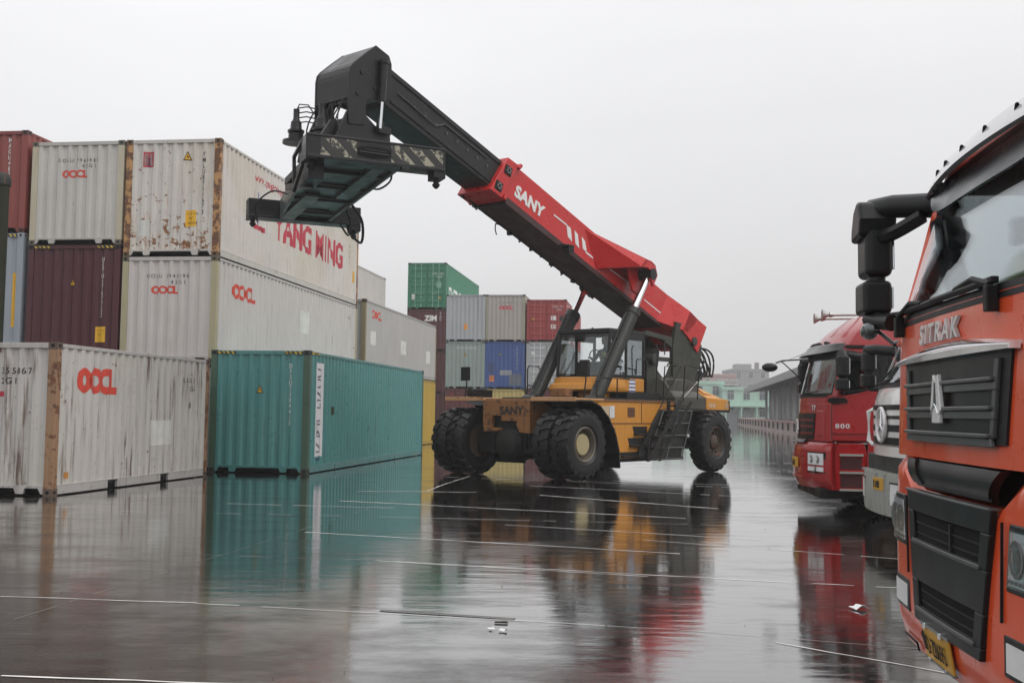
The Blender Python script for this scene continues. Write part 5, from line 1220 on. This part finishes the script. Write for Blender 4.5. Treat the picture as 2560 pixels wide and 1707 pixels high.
# ---- red truck ----
def fxr(y,z):
    a=abs(y); b=-.19*y*y-.8*max(0,a-1.05)**2
    if z<1.12: return b+.05-(.4*max(0,.5-z))
    b+=-.01-.04*(z-1.12)
    if z>1.84: b-=(z-1.84)*.20
    if z>2.55: b-=(z-2.55)*.45+max(0,z-2.85)*.8
    return b
def roof_r(ring): return [ring(2.66,1.21),ring(2.80,1.20),ring(2.92,1.17),ring(3.00,1.12),ring(3.06,1.02),ring(3.10,.85),ring(3.115,.6)]
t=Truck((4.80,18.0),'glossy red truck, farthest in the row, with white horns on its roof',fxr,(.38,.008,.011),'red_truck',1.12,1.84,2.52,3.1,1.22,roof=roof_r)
RT=t
m=MB()
def fbr(u,v):
    y=-1.25+2.5*u; z=.38+.72*v; return (fxr(y,min(z,1.11))+.02*math.sin(v*math.pi)-.04*max(0,(v-.9)/.1),y,z)
m.grid(fbr,40,10,(-.08,0,0))
for sy in(-1,1): m.prism([(fxr(1.25,.8)-.01,.38),(fxr(1.25,.8)-.01,1.10),(-.40,1.10),(-.40,.38)],min(sy*1.25,sy*1.2),max(sy*1.25,sy*1.2),'xz')
bp=m.build('bumper',t.P,t.r,smooth=35)
m=MB(); t.slab(m,-.62,.42,-.62,.42,.58,.80,.012,.02,10,2); t.slab(m,-.5,.5,-.5,.5,1.09,1.14,.03,.05,8,1); m.build('lower_grille',PLAST,bp)
m=MB(); t.slab(m,-.70,.50,-.70,.50,.86,.90,.03,.03,10,1); t.slab(m,-.70,.50,-.70,.50,.52,.55,.03,.03,10,1)
for z in(.43,.48): t.slab(m,.85,1.2,.85,1.2,z,z+.015,.02,.01,6,1)
m.build('bumper_rib',t.P,bp)
m=MB(); t.slab(m,-.16,.28,-.16,.28,.68,.84,.05,.02,4,1); p=m.build('number_plate',PLATE,bp,bevel=.004)
t.text('A 5867',.12,-.13,.71,.052,INK,'plate_number',xs=.75,extr=.001,parent=p)
for sy in(-1,1):
    a,b=sorted((sy*.66,sy*1.17)); m=MB(); t.slab(m,a,b,a,b,.62,.95,.018,.03,8,2); h=m.build('headlight',PLAST,bp,smooth=30)
    m=MB(); a,b=sorted((sy*.70,sy*1.13)); t.slab(m,a,b,a,b,.75,.93,.030,.01,8,2); t.slab(m,a,b,a,b,.65,.72,.030,.01,8,2); rf=m.build('reflector',REFLC,h,smooth=30)
    m=MB()
    for q,z in((.82,.84),(1.0,.84),(.92,.685)): m.lathe([(.055,.0),(.062,.012),(.055,.018),(.03,.006),(.012,.010),(0,.012)],'x',c=(t.fx(sy*q,z)+.028,sy*q,z),seg=14)
    m.build('bulb',STEEL,rf,smooth=40)
m=MB(); t.slab(m,-.72,.72,-.75,.75,1.14,1.56,.012,.02,14,3); g=m.build('upper_grille',PLAST,t.cab,smooth=30)
m=MB()
for z in(1.22,1.33,1.43): t.slab(m,-.70,.70,-.70,.70,z,z+.035,.022,.015,12,1)
m.build('grille_bar',plain('grille_redbar',(.16,.015,.02),.4),g)
emblem(t,-.02,1.34,.25,.04,SILV,g)
m=MB(); t.slab(m,-1.18,1.18,-1.18,1.18,1.70,1.712,.006,.02,20,1); m.build('panel_seam',plain('seam_light',(.5,.1,.1),.4),t.cab)
m=MB(); m.bb(-1.0,-.12,-1.0,1.12,.24,.40); m.bb(-.55,-.47,1.0,1.1,.18,.4); m.build('undertray',MUD,t.r,bevel=.02)
t.text('T7',.12,.62,1.60,.012,SILV,'badge',extr=.003,parent=t.cab)
m=MB(); t.slab(m,.80,1.02,.80,1.02,1.2,1.60,.012,.02,4,2); t.slab(m,-1.02,-.80,-1.02,-.80,1.2,1.60,.012,.02,4,2); m.build('corner_vane',t.P,t.cab,bevel=.01)
for sy in(-1,1):
    ys=lambda a:(min(sy*a,sy*(a+.012)),max(sy*a,sy*(a+.012)))
    m=MB(); y0,y1=ys(1.222); 
    m.prism([(-.30,1.14),(-.30,1.80),(-.52,1.84),(-.72,1.88),(-.92,1.96),(-1.28,1.97),(-1.28,1.14)],y0,y1,'xz'); m.prism([(-.52,2.56),(-1.30,2.56),(-1.30,2.50),(-.54,2.50)],y0,y1,'xz'); dr=m.build('door',t.P,t.cab,bevel=.008)
    m=MB(); y0,y1=ys(1.234); m.prism([(-.22,1.74),(-.24,1.80),(-.50,1.80),(-.54,1.73),(-.3,1.70)],y0,y1+sy*0+ (.02 if sy>0 else 0),'xz'); m.build('door_handle',BLK,dr,bevel=.01)
    m=MB(); m.prism([(-.50,2.62),(-1.95,2.60),(-1.95,2.56),(-.50,2.575)],y0-.01,y1+.01,'xz'); m.prism([(-.42,1.86),(-1.22,1.97),(-1.22,1.99),(-.40,1.90)],y0,y1,'xz'); m.build('window_trim',BLK,t.cab)
    m=MB(); m.prism([(-.292,1.14),(-.285,1.80),(-.278,1.80),(-.284,1.14)],y0,y1,'xz'); m.bb(-1.28,-.28,y0,y1,1.245,1.252); m.build('door_seam',BLK,dr)
    m=MB(); m.bb(-1.2,-.36,y0,y1+(.006 if sy>0 else 0),1.25,1.262); m.build('door_crease',t.P,dr)
    m=MB(); m.prism([(-.32,.38),(-.32,1.10),(-.78,1.10),(-.84,.9),(-.78,.7),(-.78,.38)],min(sy*1.16,sy*1.22),max(sy*1.16,sy*1.22),'xz'); m.prism([(-.80,.55),(-.84,1.12),(-1.9,1.12),(-1.9,1.0),(-1.62,1.0),(-1.3,1.06),(-1.0,1.0),(-.86,.8)],min(sy*1.16,sy*1.24),max(sy*1.16,sy*1.24),'xz'); st=m.build('step_panel',t.P,t.r,bevel=.01)
    m=MB()
    for z in(.92,.65,.385): m.bb(-.76,-.40,min(sy*1.12,sy*1.262),max(sy*1.12,sy*1.262),z-.016,z+.016)
    m.build('step',plain('step_grey',(.42,.42,.38),.4,metal=.3),st)
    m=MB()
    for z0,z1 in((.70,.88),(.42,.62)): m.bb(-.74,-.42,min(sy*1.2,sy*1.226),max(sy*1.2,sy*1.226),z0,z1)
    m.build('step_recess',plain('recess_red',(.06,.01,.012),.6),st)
bm=text_mesh('800',.10,.02,1.3,0,.004,1.2)
for v in bm.verts: v.co=(-.34-v.co.x,1.236+v.co.z,1.33+v.co.y)
bm_obj(bm,'badge',SILV,t.cab)
m=MB()
def fvr(u,v):
    y=-1.2+2.4*u; e=abs(2*u-1); k=1-e**4; z=2.50+.15*v+.05*(1-k)*(1-v); return (fxr(y,2.5)+.02+.15*k*(1-v)**1.3,y,z)
m.grid(fvr,30,5,(-.03,0,.01)); vr=m.build('roof_visor',plain('visor_grey',(.09,.09,.09),.3),t.roof,smooth=50)
m=MB(); t.slab(m,-1.1,1.1,-1.1,1.1,2.42,2.54,.01,.04,16,1); m.build('screen_header',BLK,t.cab)
m=MB()
for y in(-.75,-.5,-.25,0,.25,.6): m.ball((fxr(y,2.68)+.03,y,2.69),(.05,.04,.03),8)
m.build('marker_lamp',plain('lamp_dark',(.04,.02,.02),.2),t.roof,smooth=60)
for y in(.42,-.30):
    m=MB(); m.tube([(-.42,y,3.16),(-.50,y,3.16),(-1.4,y,3.17)],[.05,.022,.018],10); m.lathe([(.09,-.30),(.085,-.31),(.04,-.38),(.02,-.44)],'x',c=(0,y,3.16),seg=14); m.tube([(-.9,y,3.16),(-.9,y,3.08)],.012,5); m.build('air_horn',plain('horn_pale',(.35,.35,.33),.3,metal=.6),t.roof,smooth=40)
t.mirror(1,-.42,1.42,1.90,2.46,2.10,.27)
mm=t.mirror(-1,-.3,1.42,1.90,2.46,2.10,.27)
m=MB(); m.tube([(-.20,-1.0,2.50),(.12,-1.05,2.48),(.24,-1.05,2.44)],.014,6); m.tube([(.14,-1.05,2.47),(-.20,-1.0,2.15)],.012,6); m.ball((.34,-1.05,2.36),(.14,.10,.08),10); m.build('front_mirror',PLAST,t.cab,smooth=50)
m=MB(); m.tube([(fxr(-.9,1.9)+.02,-.9,1.87),(fxr(.2,1.9)+.04,.3,1.90)],.014,5); m.tube([(fxr(0,1.9)+.04,.2,1.87),(fxr(.7,1.9)+.02,.95,1.90)],.014,5); m.build('wiper',BLK,t.cab)
m=MB()
for k in range(5): m.box((-.55,-.75+.32*k,2.15),(.02,.10,.5))
m.build('curtain',plain('curtain_grey',(.22,.24,.23),.7),t.cab)
# ---- white truck ----
def fxw(y,z):
    a=abs(y); b=-.10*y*y-1.0*max(0,a-1.02)**2
    if z<.90: return b-(.25*max(0,.5-z))
    b-=.12
    if z>1.66: b-=(z-1.66)*.35
    if z>1.88: b-=(z-1.88)*.12
    return b
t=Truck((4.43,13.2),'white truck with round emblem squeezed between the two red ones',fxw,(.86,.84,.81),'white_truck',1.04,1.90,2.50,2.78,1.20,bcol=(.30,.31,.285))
m=MB()
def fbw(u,v): y=-1.24+2.48*u; return (fxw(y,.8)+.015*math.sin(v*math.pi),y,.36+.48*v)
m.grid(fbw,36,8,(-.12,0,0)); m.bb(-.3,-.1,-1.15,1.15,.82,.85); bp=m.build('bumper',paint('bumper_grey',(.36,.37,.34),.7,.15,.5,streak=1.2),t.r,smooth=35)
m=MB(); m.bb(-.35,-.16,-1.05,1.05,.84,1.05); m.build('front_cover',plain('cover_dark',(.03,.032,.033),.5),t.r,bevel=.02)
m=MB(); t.slab(m,.0,.42,.0,.42,.64,.79,.02,.01,4,1); p=m.build('number_plate',PLATE,bp,bevel=.004); t.text('B 3480',.12,.03,.67,.022,INK,'plate_number',xs=.75,extr=.001,parent=p)
m=MB(); t.slab(m,.05,.40,-.0,.45,.45,.60,.012,.01,4,2); m.build('tow_opening',DARK,bp)
for sy in(-1,1):
    m=MB(); a,b=sorted((sy*.62,sy*1.08)); t.slab(m,a,b,a,b,.48,.76,.014,.02,6,2); h=m.build('headlight',PLAST,bp)
    m=MB(); t.slab(m,a+.03,b-.03,a+.03,b-.03,.50,.74,.020,.004,6,2); m.build('reflector',REFLC,h)
m=MB()
for z0,z1 in((1.18,1.27),(1.34,1.42),(1.49,1.53),(1.60,1.66)): t.slab(m,-.95,.95,-.95,.95,z0,z1,.006,.03,16,1)
g=m.build('grille_slot',plain('slot_black',(.012,.012,.012),.5),t.cab)
m=MB(); X=fxw(0,1.4)+.04
ring=[(X,.20*math.cos(a),1.42+.20*math.sin(a)) for a in [2*math.pi*k/32 for k in range(33)]]; m.tube(ring,.022,8,False); m.lathe([(.0,X-.02),(.19,X-.03)],'x',c=(0,0,1.42),seg=24)
em=m.build('emblem',SILV,t.cab,smooth=40)
m=MB()
for k in range(3):
    a=math.pi/2+k*2*math.pi/3; m.tube([(X,0,1.42),(X,.19*math.cos(a),1.42+.19*math.sin(a))],[.02,.008],6)
m.build('emblem_star',CHROME,em)
m=MB(); t.slab(m,-1.15,1.15,-1.15,1.15,1.165,1.172,.004,.01,12,1); 
for z in(1.74,1.80): t.slab(m,-1.02,-.90,-1.0,-.9,z,z+.03,.006,.01,2,1)
m.build('panel_seam',BLK,t.cab)
m=MB(); m.tube([(fxw(-.7,1.9)+.02,-.75,1.93),(fxw(0,1.9)+.04,.2,1.98)],.016,5); m.tube([(fxw(-.7,1.9)+.02,-.85,1.92),(fxw(-.5,2.3)+.02,-.4,2.2)],.012,5); m.tube([(-.28,-.3,1.93),(-.2,.6,1.97)],.016,5); m.build('wiper',BLK,t.cab)
m=MB()
for sy in(-1,1):
    m.tube([(fxw(1.1,1.5)-.0,sy*1.12,1.15),(fxw(1.1,1.5)+.05,sy*1.17,1.2),(fxw(1.1,1.5)+.05,sy*1.17,1.58),(fxw(1.1,1.5)-.02,sy*1.12,1.62)],.03,6)
m.build('corner_vane',t.P,t.cab,smooth=40)
t.mirror(-1,-.25,1.42,1.9,2.4,2.1,.22); t.mirror(1,-.25,1.42,1.9,2.4,2.1,.22)
# ---------------- background ----------------
def stack_building(name,loc,rz,w,d,h,col,label,cat='building',floors=2,cols=4,parapet=.5,wcol=(.10,.12,.13),winh=1.5,extra=None,group=None):
    r=thing(name,(loc[0],loc[1],0),rz,label,cat,group)
    P=paint('wall_%s_%d'%(name,int(loc[1])),col,.35,.0,.7)
    m=MB(); m.bb(-w/2,w/2,0,d,0,h); m.build('wall',P,r)
    m=MB(); m.bb(-w/2-.15,w/2+.15,-.15,.1,h-.1,h+parapet); m.bb(-w/2-.15,-w/2+.15,.1,d,h-.1,h+parapet); m.bb(w/2-.15,w/2+.15,.1,d,h-.1,h+parapet); m.build('parapet',P,r)
    fh=h/floors
    for f in range(floors):
        for c in range(cols):
            x=-w/2+w*(c+.5)/cols; z=fh*f+fh*.42
            fr=MB(); fr.bb(x-.62,x+.62,-.06,-.003,z-.06,z+winh+.06); o=fr.build('window',plain('frame_white',(.5,.5,.5),.5),r)
            g=MB(); g.bb(x-.54,x+.54,-.08,-.062,z,z+winh); g.bb(x-.02,x+.02,-.09,-.08,z,z+winh,1); g.bb(x-.54,x+.54,-.088,-.08,z+winh*.65,z+winh*.68,1); g.build('pane',[plain('pane_dark',wcol,.25),plain('frame_white',(.5,.5,.5),.5)],o)
    return r,P
GRN=(.40,.58,.49)
b1,P=stack_building('office_building',(41.4,190),-.02,8.4,10,5.95,GRN,'mint green two storey building seen through the mist',cols=3,winh=1.7)
m=MB(); m.bb(-4.1,4.1,-1.6,0,2.9,3.15); m.bb(-4.2,-1.5,-.2,-.05,0,2.4,1); m.bb(-.8,1.2,-.2,-.05,0,2.4,1)
for x in(-3.9,-1.2,1.5,3.9): m.bb(x-.12,x+.12,-1.5,-1.3,0,2.9)
m.build('porch',[P,plain('shutter_grey',(.22,.23,.24),.6)],b1)
b2,P2=stack_building('side_building',(32.2,193),.0,11.5,10,7.0,(.42,.60,.50),'taller pale green block behind the rear hood of the lifter',cols=4,winh=1.6)
b3,P3=stack_building('office_block',(63.2,285),0,9.6,14,13.2,(.32,.32,.33),'grey block with a roof hut and a chimney far behind the green building',floors=4,cols=3,winh=1.6)
m=MB(); m.bb(-3.6,.4,1,6,13.2,15); m.build('roof_hut',P3,b3)
m=MB(); m.bb(1.4,2.4,1,2,13.2,15.4); m.build('chimney',plain('chimney_grey',(.25,.22,.22),.7),b3)
b4,P4=stack_building('terrace_building',(47.0,235),0,4.2,10,8.6,(.50,.48,.47),'low pale building with a balcony rail above the green block',floors=3,cols=2,winh=1.5)
m=MB()
for k in range(8): m.bb(-2.2+k*.6,-2.1+k*.6,-.6,-.5,8.2,9.0)
m.bb(-2.3,2.3,-.65,-.45,8.9,9.1); m.bb(-2.3,2.3,-.7,0,7.9,8.2); m.build('balcony_rail',P4,b4)
b5,P5=stack_building('workshop',(49.5,265),.0,11,12,11.0,(.45,.30,.28),'long hazy building with a pinkish roof edge',floors=3,cols=4,winh=1.4)
# warehouse with loading platform and wide canopy
whx=Vector((math.sin(.155),math.cos(.155),0)); w0=Vector((20.6,75,0))
wr=thing('warehouse',(20.6,75,0),-.155,'long open warehouse with a wide dark canopy over its loading platform','warehouse')
# local: x right, y away
LW=88
CAN=plain('canopy_under',(.075,.075,.085),.7); CWL=paint('warehouse_wall',(.34,.35,.345),.4,.1,.7)
m=MB(); m.bb(.4,34,-30,LW+12,0,1.05); m.build('platform',paint('platform_wall',(.33,.25,.24),.6,.1,.6),wr)
m=MB(); m.bb(.32,.40,-30,LW+12,.78,1.0); m.build('platform_edge',paint('platform_red',(.27,.13,.12),.4,.1,.6),wr)
m=MB()
for k in range(26): m.bb(.22,.34,-28+k*5,-27.6+k*5,.25,.9)
m.build('dock_bumper',BLK,wr)
m=MB(); m.prism([(0,4.55),(0,5.05),(16,6.9),(34,5.2),(34,4.9),(16,6.3)],-28,LW-14,'xz'); m.build('canopy',CAN,wr)
m=MB(); m.bb(-.12,.0,-28,LW-14,4.5,5.15); m.build('canopy_edge',plain('edge_grey',(.26,.26,.26),.6),wr)
m=MB(); m.bb(3.2,3.5,-28,LW-16,1.05,5.2); m.bb(3.5,30,LW-16.3,LW-16,1.05,5.0)
m.build('wall',CWL,wr)
for k in range(16):
    m=MB(); y=-26+k*6.2; m.bb(2.2,2.5,y,y+.3,1.05,4.9); m.build('column',plain('column_pale',(.42,.42,.42),.6),wr)
for k in range(9):
    m=MB(); y=-24+k*11.2; m.bb(3.1,3.19,y,y+4,1.05,3.6); m.build('shutter',stripes('shutter',(.22,.24,.25),(.16,.17,.18),4,(0,0,1)),wr)
# barrels / bollards near the platform
for (px,py,lab) in ((12.9,44.5,'slim pale bollard beside the platform, right one of the pair'),(11.9,44.9,'slim pale bollard beside the platform, left one of the pair')):
    r=thing('bollard',(px+9.0,py+30.0,0),0,lab,'bollard','pale bollards by the loading platform')
    m=MB(); m.lathe([(.16,0),(.16,.06),(.09,.08),(.085,1.0),(.05,1.06),(0,1.07)],'z',seg=14); m.build('post',plain('bollard_pale',(.55,.50,.45),.5),r,smooth=40)
    m=MB(); m.lathe([(.09,.7),(.09,.85)],'z',seg=14); m.build('band',plain('bollard_orange',(.6,.15,.05),.5),r)
for x0,lab in((9.6,'short white marker post at the corner of the platform'),):
    r=thing('marker_post',(24.3,88,0),0,lab,'post'); m=MB(); m.bb(-.12,.12,-.12,.12,0,1.5); m.build('post',plain('bollard_pale',(.55,.50,.45),.5),r,bevel=.02); m=MB(); m.bb(-.13,.13,-.13,.13,1.1,1.3); m.build('band',RED1,r)
# wires from the left to the warehouse roof
m=MB(); pts=[]
a=Vector((66.0,285.5,14.3)); b=Vector((19.9,70,5.95))
for k in range(21):
    t=k/20; p=a.lerp(b,t); p.z-=.8*4*t*(1-t)*.5; pts.append(p)
m.tube(pts,.03,5); m.tube([(19.9,70,5.98),(19.9,70,4.9)],.04,6); tag(m.build('overhead_wire',plain('wire_grey',(.15,.15,.15),.6),None),'thin overhead wire crossing the sky above the warehouse roof','wire')
# ---------------- people ----------------
SKIN=plain('skin',(.42,.25,.17),.5,var=.08); HAIR=plain('hair',(.012,.010,.009),.5); VEST=plain('hi_vis',(.42,.55,.05),.6); DKC=plain('dark_jacket',(.02,.025,.04),.7)
def limb(name,pts,mat,parent,root=0,sub=2):
    """pts: list of (pos, radius, parent_index)"""
    me=bpy.data.meshes.new(name); me.from_pydata([p[0] for p in pts],[(i,p[2]) for i,p in enumerate(pts) if p[2] is not None],[])
    o=bpy.data.objects.new(name,me); COL.objects.link(o); o.parent=parent; me.materials.append(mat)
    s=o.modifiers.new('skin','SKIN'); s.use_smooth_shade=True
    for i,p in enumerate(pts):
        r=p[1]; me.skin_vertices[0].data[i].radius=(r,r) if not isinstance(r,tuple) else r
    me.skin_vertices[0].data[root].use_root=True
    u=o.modifiers.new('sub','SUBSURF'); u.levels=sub; u.render_levels=sub
    return o
def driver(loc,rz,label,lean=0.0):
    r=thing('person',loc,rz,label,'person')
    # origin at the seat surface, facing +x
    P=[((0,0,.08),(.15,.16),None),((.0,0,.28),(.13,.155),0),((.02,0,.44),(.12,.17),1),((.04,0,.52),(.07,.08),2),((.05,0,.60),.052,3),
       ((.03,.19,.46),.058,2),((.14,.26,.24),.046,5),((.38,.20,.26),.034,6),((.46,.18,.28),(.018,.036),7),
       ((.03,-.19,.46),.058,2),((.14,-.26,.24),.046,9),((.38,-.20,.26),.034,10),((.46,-.18,.28),(.018,.036),11),
       ((.06,.10,.06),.10,0),((.46,.13,.08),.075,13),((.50,.13,-.34),.05,14),((.62,.13,-.38),.038,15),
       ((.06,-.10,.06),.10,0),((.46,-.13,.08),.075,17),((.50,-.13,-.34),.05,18),((.62,-.13,-.38),.038,19)]
    body=limb('body',P,DKC,r)
    m=MB()   # head with jaw, nose, ears
    m.ball((.075,0,.735),(.098,.076,.118),18); m.ball((.105,0,.675),(.066,.056,.055),12); m.loft([[Vector((.165,.012,.74)),Vector((.165,-.012,.74)),Vector((.19,-.016,.705)),Vector((.19,.016,.705))],[Vector((.13,.012,.76)),Vector((.13,-.012,.76)),Vector((.13,-.02,.69)),Vector((.13,.02,.69))]])
    for s in(-1,1): m.ball((.07,s*.078,.725),(.02,.012,.032),8)
    hd=m.build('head',SKIN,r,smooth=70)
    m=MB(); m.ball((.055,0,.765),(.105,.086,.105),16); m.build('hair',HAIR,hd,smooth=70)
    m=MB()
    for s in(-1,1): m.ball((.163,s*.032,.742),(.010,.014,.008),8)
    m.box((.168,0,.668),(.008,.045,.008)); m.build('face_features',plain('eye_dark',(.03,.02,.02),.4),hd,smooth=60)
    m=MB()
    for s in(-1,1):
        hx,hy,hz=.46,s*.18,.28
        for k in range(4):
            y=hy+s*(.030-.02*k); L=(.035,.042,.040,.032)[k]; m.tube([(hx+.015,y,hz+.01),(hx+.015+L*.8,y,hz+.012),(hx+.03+L*.8,y,hz-.012),(hx+.012+L*.6,y,hz-.03)],[.010,.009,.008,.007],6)
        m.tube([(hx-.01,hy-s*.03,hz+.0),(hx+.015,hy-s*.055,hz-.005),(hx+.035,hy-s*.05,hz-.02)],[.011,.010,.008],6)
        m.ball((hx,hy,hz),(.045,.040,.020),10)
    m.build('hand',SKIN,body,smooth=60)
    V2=[((0,0,.12),(.165,.172),None),((.0,0,.28),(.145,.168),0),((.02,0,.43),(.132,.155),1),((.025,0,.49),(.09,.11),2)]
    limb('safety_vest',V2,VEST,r)
    return r
c=RS.matrix_basis if False else None
Mrs=Matrix.Translation(RS.location)@Matrix.Rotation(RS.rotation_euler.z,4,'Z')
p=Mrs@Vector((-3.42,.15,2.66)); driver(p,RS.rotation_euler.z,'driver in a yellow green vest sitting inside the lifter cab')
Mot=Matrix.Translation(OT.r.location)@Matrix.Rotation(TANG,4,'Z')
p=Mot@Vector((-.33,.10,2.10)); r=thing('safety_vest',p,TANG,'crumpled yellow green vest lying on the dashboard of the orange truck','vest')
m=MB()
def vf(u,v): return ((v-.5)*.20,(u-.5)*.34,.02+.14*math.sin(math.pi*u)*math.sin(math.pi*v)+.03*math.sin(9*u+5*v))
m.grid(vf,14,10,(0,0,.012)); m.build('fabric',VEST,r,smooth=60)
m=MB(); m.grid(lambda u,v:(vf(.35+.12*u,v)[0],vf(.35+.12*u,v)[1],vf(.35+.12*u,v)[2]+.016),4,10,(0,0,.004)); m.build('reflective_band',plain('band_silver',(.6,.6,.6),.3),r,smooth=60)
# ---------------- haze ----------------
def haze():
    m=bpy.data.materials.new('haze'); m.use_nodes=True; nt=m.node_tree; nt.nodes.clear()
    o=nt.nodes.new('ShaderNodeOutputMaterial'); v=nt.nodes.new('ShaderNodeVolumePrincipled'); v.inputs['Color'].default_value=(.985,.985,.99,1); v.inputs['Density'].default_value=.0010; v.inputs['Anisotropy'].default_value=.2
    nt.links.new(v.outputs[0],o.inputs['Volume'])
    g=MB(); g.bb(-620,620,-70,770,-1,22); ob=g.build('haze',m); tag(ob,kind='stuff')
haze()
# ---------------- one piece, one object ----------------
def islands(me):
    n=len(me.vertices); p=list(range(n))
    def f(i):
        while p[i]!=i: p[i]=p[p[i]]; i=p[i]
        return i
    for e in me.edges:
        a,b=f(e.vertices[0]),f(e.vertices[1])
        if a!=b: p[a]=b
    g={}
    for i in range(n): g.setdefault(f(i),[]).append(i)
    return list(g.values())
def split(o,gap):
    me=o.data; isl=islands(me)
    if len(isl)<2: return
    bx=[]
    for g in isl:
        xs=[me.vertices[i].co for i in g]; bx.append(([min(v[k] for v in xs)-gap/2 for k in range(3)],[max(v[k] for v in xs)+gap/2 for k in range(3)]))
    n=len(isl); p=list(range(n))
    def f(i):
        while p[i]!=i: p[i]=p[p[i]]; i=p[i]
        return i
    for i in range(n):
        for j in range(i+1,n):
            if all(bx[i][0][k]<=bx[j][1][k] and bx[j][0][k]<=bx[i][1][k] for k in range(3)): p[f(i)]=f(j)
    cl={}
    for i in range(n): cl.setdefault(f(i),[]).extend(isl[i])
    if o.name.startswith('marking') and len(cl)>4: return
    if len(cl)<2 or len(cl)>24: return
    for vs in list(cl.values())[1:]:
        keep=set(vs); c=o.copy(); c.data=me.copy(); COL.objects.link(c)
        bm=bmesh.new(); bm.from_mesh(c.data); bm.verts.ensure_lookup_table()
        bmesh.ops.delete(bm,geom=[v for v in bm.verts if v.index not in keep],context='VERTS'); bm.to_mesh(c.data); bm.free()
    keep=set(list(cl.values())[0]); bm=bmesh.new(); bm.from_mesh(me); bm.verts.ensure_lookup_table()
    bmesh.ops.delete(bm,geom=[v for v in bm.verts if v.index not in keep],context='VERTS'); bm.to_mesh(me); bm.free()
SPN={'hazard_stripe':.1,'door':.05,'cover_end':.1,'panel_seam':.1,'mirror_arm':.1,'handrail':.06,'hydraulic_hose':.5,'white_stripe':.25,'cylinder_mount':.1,'reflector':.1,'headlight':.2,'marker_lamp':.05,'wear_pad_cover':.05,
 'corner_vane':.1,'wiper':.1,'pillar':.2,'roof_lamp':.1,'visor_slot':.05,'plate_screw':.03,'plate_frame':.03,'step':.05,'step_recess':.04,'hinge':.05,'head_pin':.05,'bolt_heads':.01,'grille_bar':.02,'hose_clamp':.02,'marking':.02,'wheel_nut':.004,'window_trim':.05,'tank_trim':.1,
 'grille_lip':.05,'cover_end':.1,'emblem_star':0.0,'interior':.0,'rear_cabin':.05,'curtain':.05,'bumper_rib':.05,'dock_bumper':.1,'step_panel':.0,'grille_slot':.02,'chassis':.3,'axle_guard':.2,'battery_box':.1,'front_cover':.2}
SPN={k:v for k,v in SPN.items() if v>0}
for o in list(SC.objects):
    if o.type=='MESH' and o.parent is not None and not o.modifiers.get('skin'):
        b=o.name.split('.')[0]
        if b in SPN and len(o.data.vertices)<4000: split(o,SPN[b])
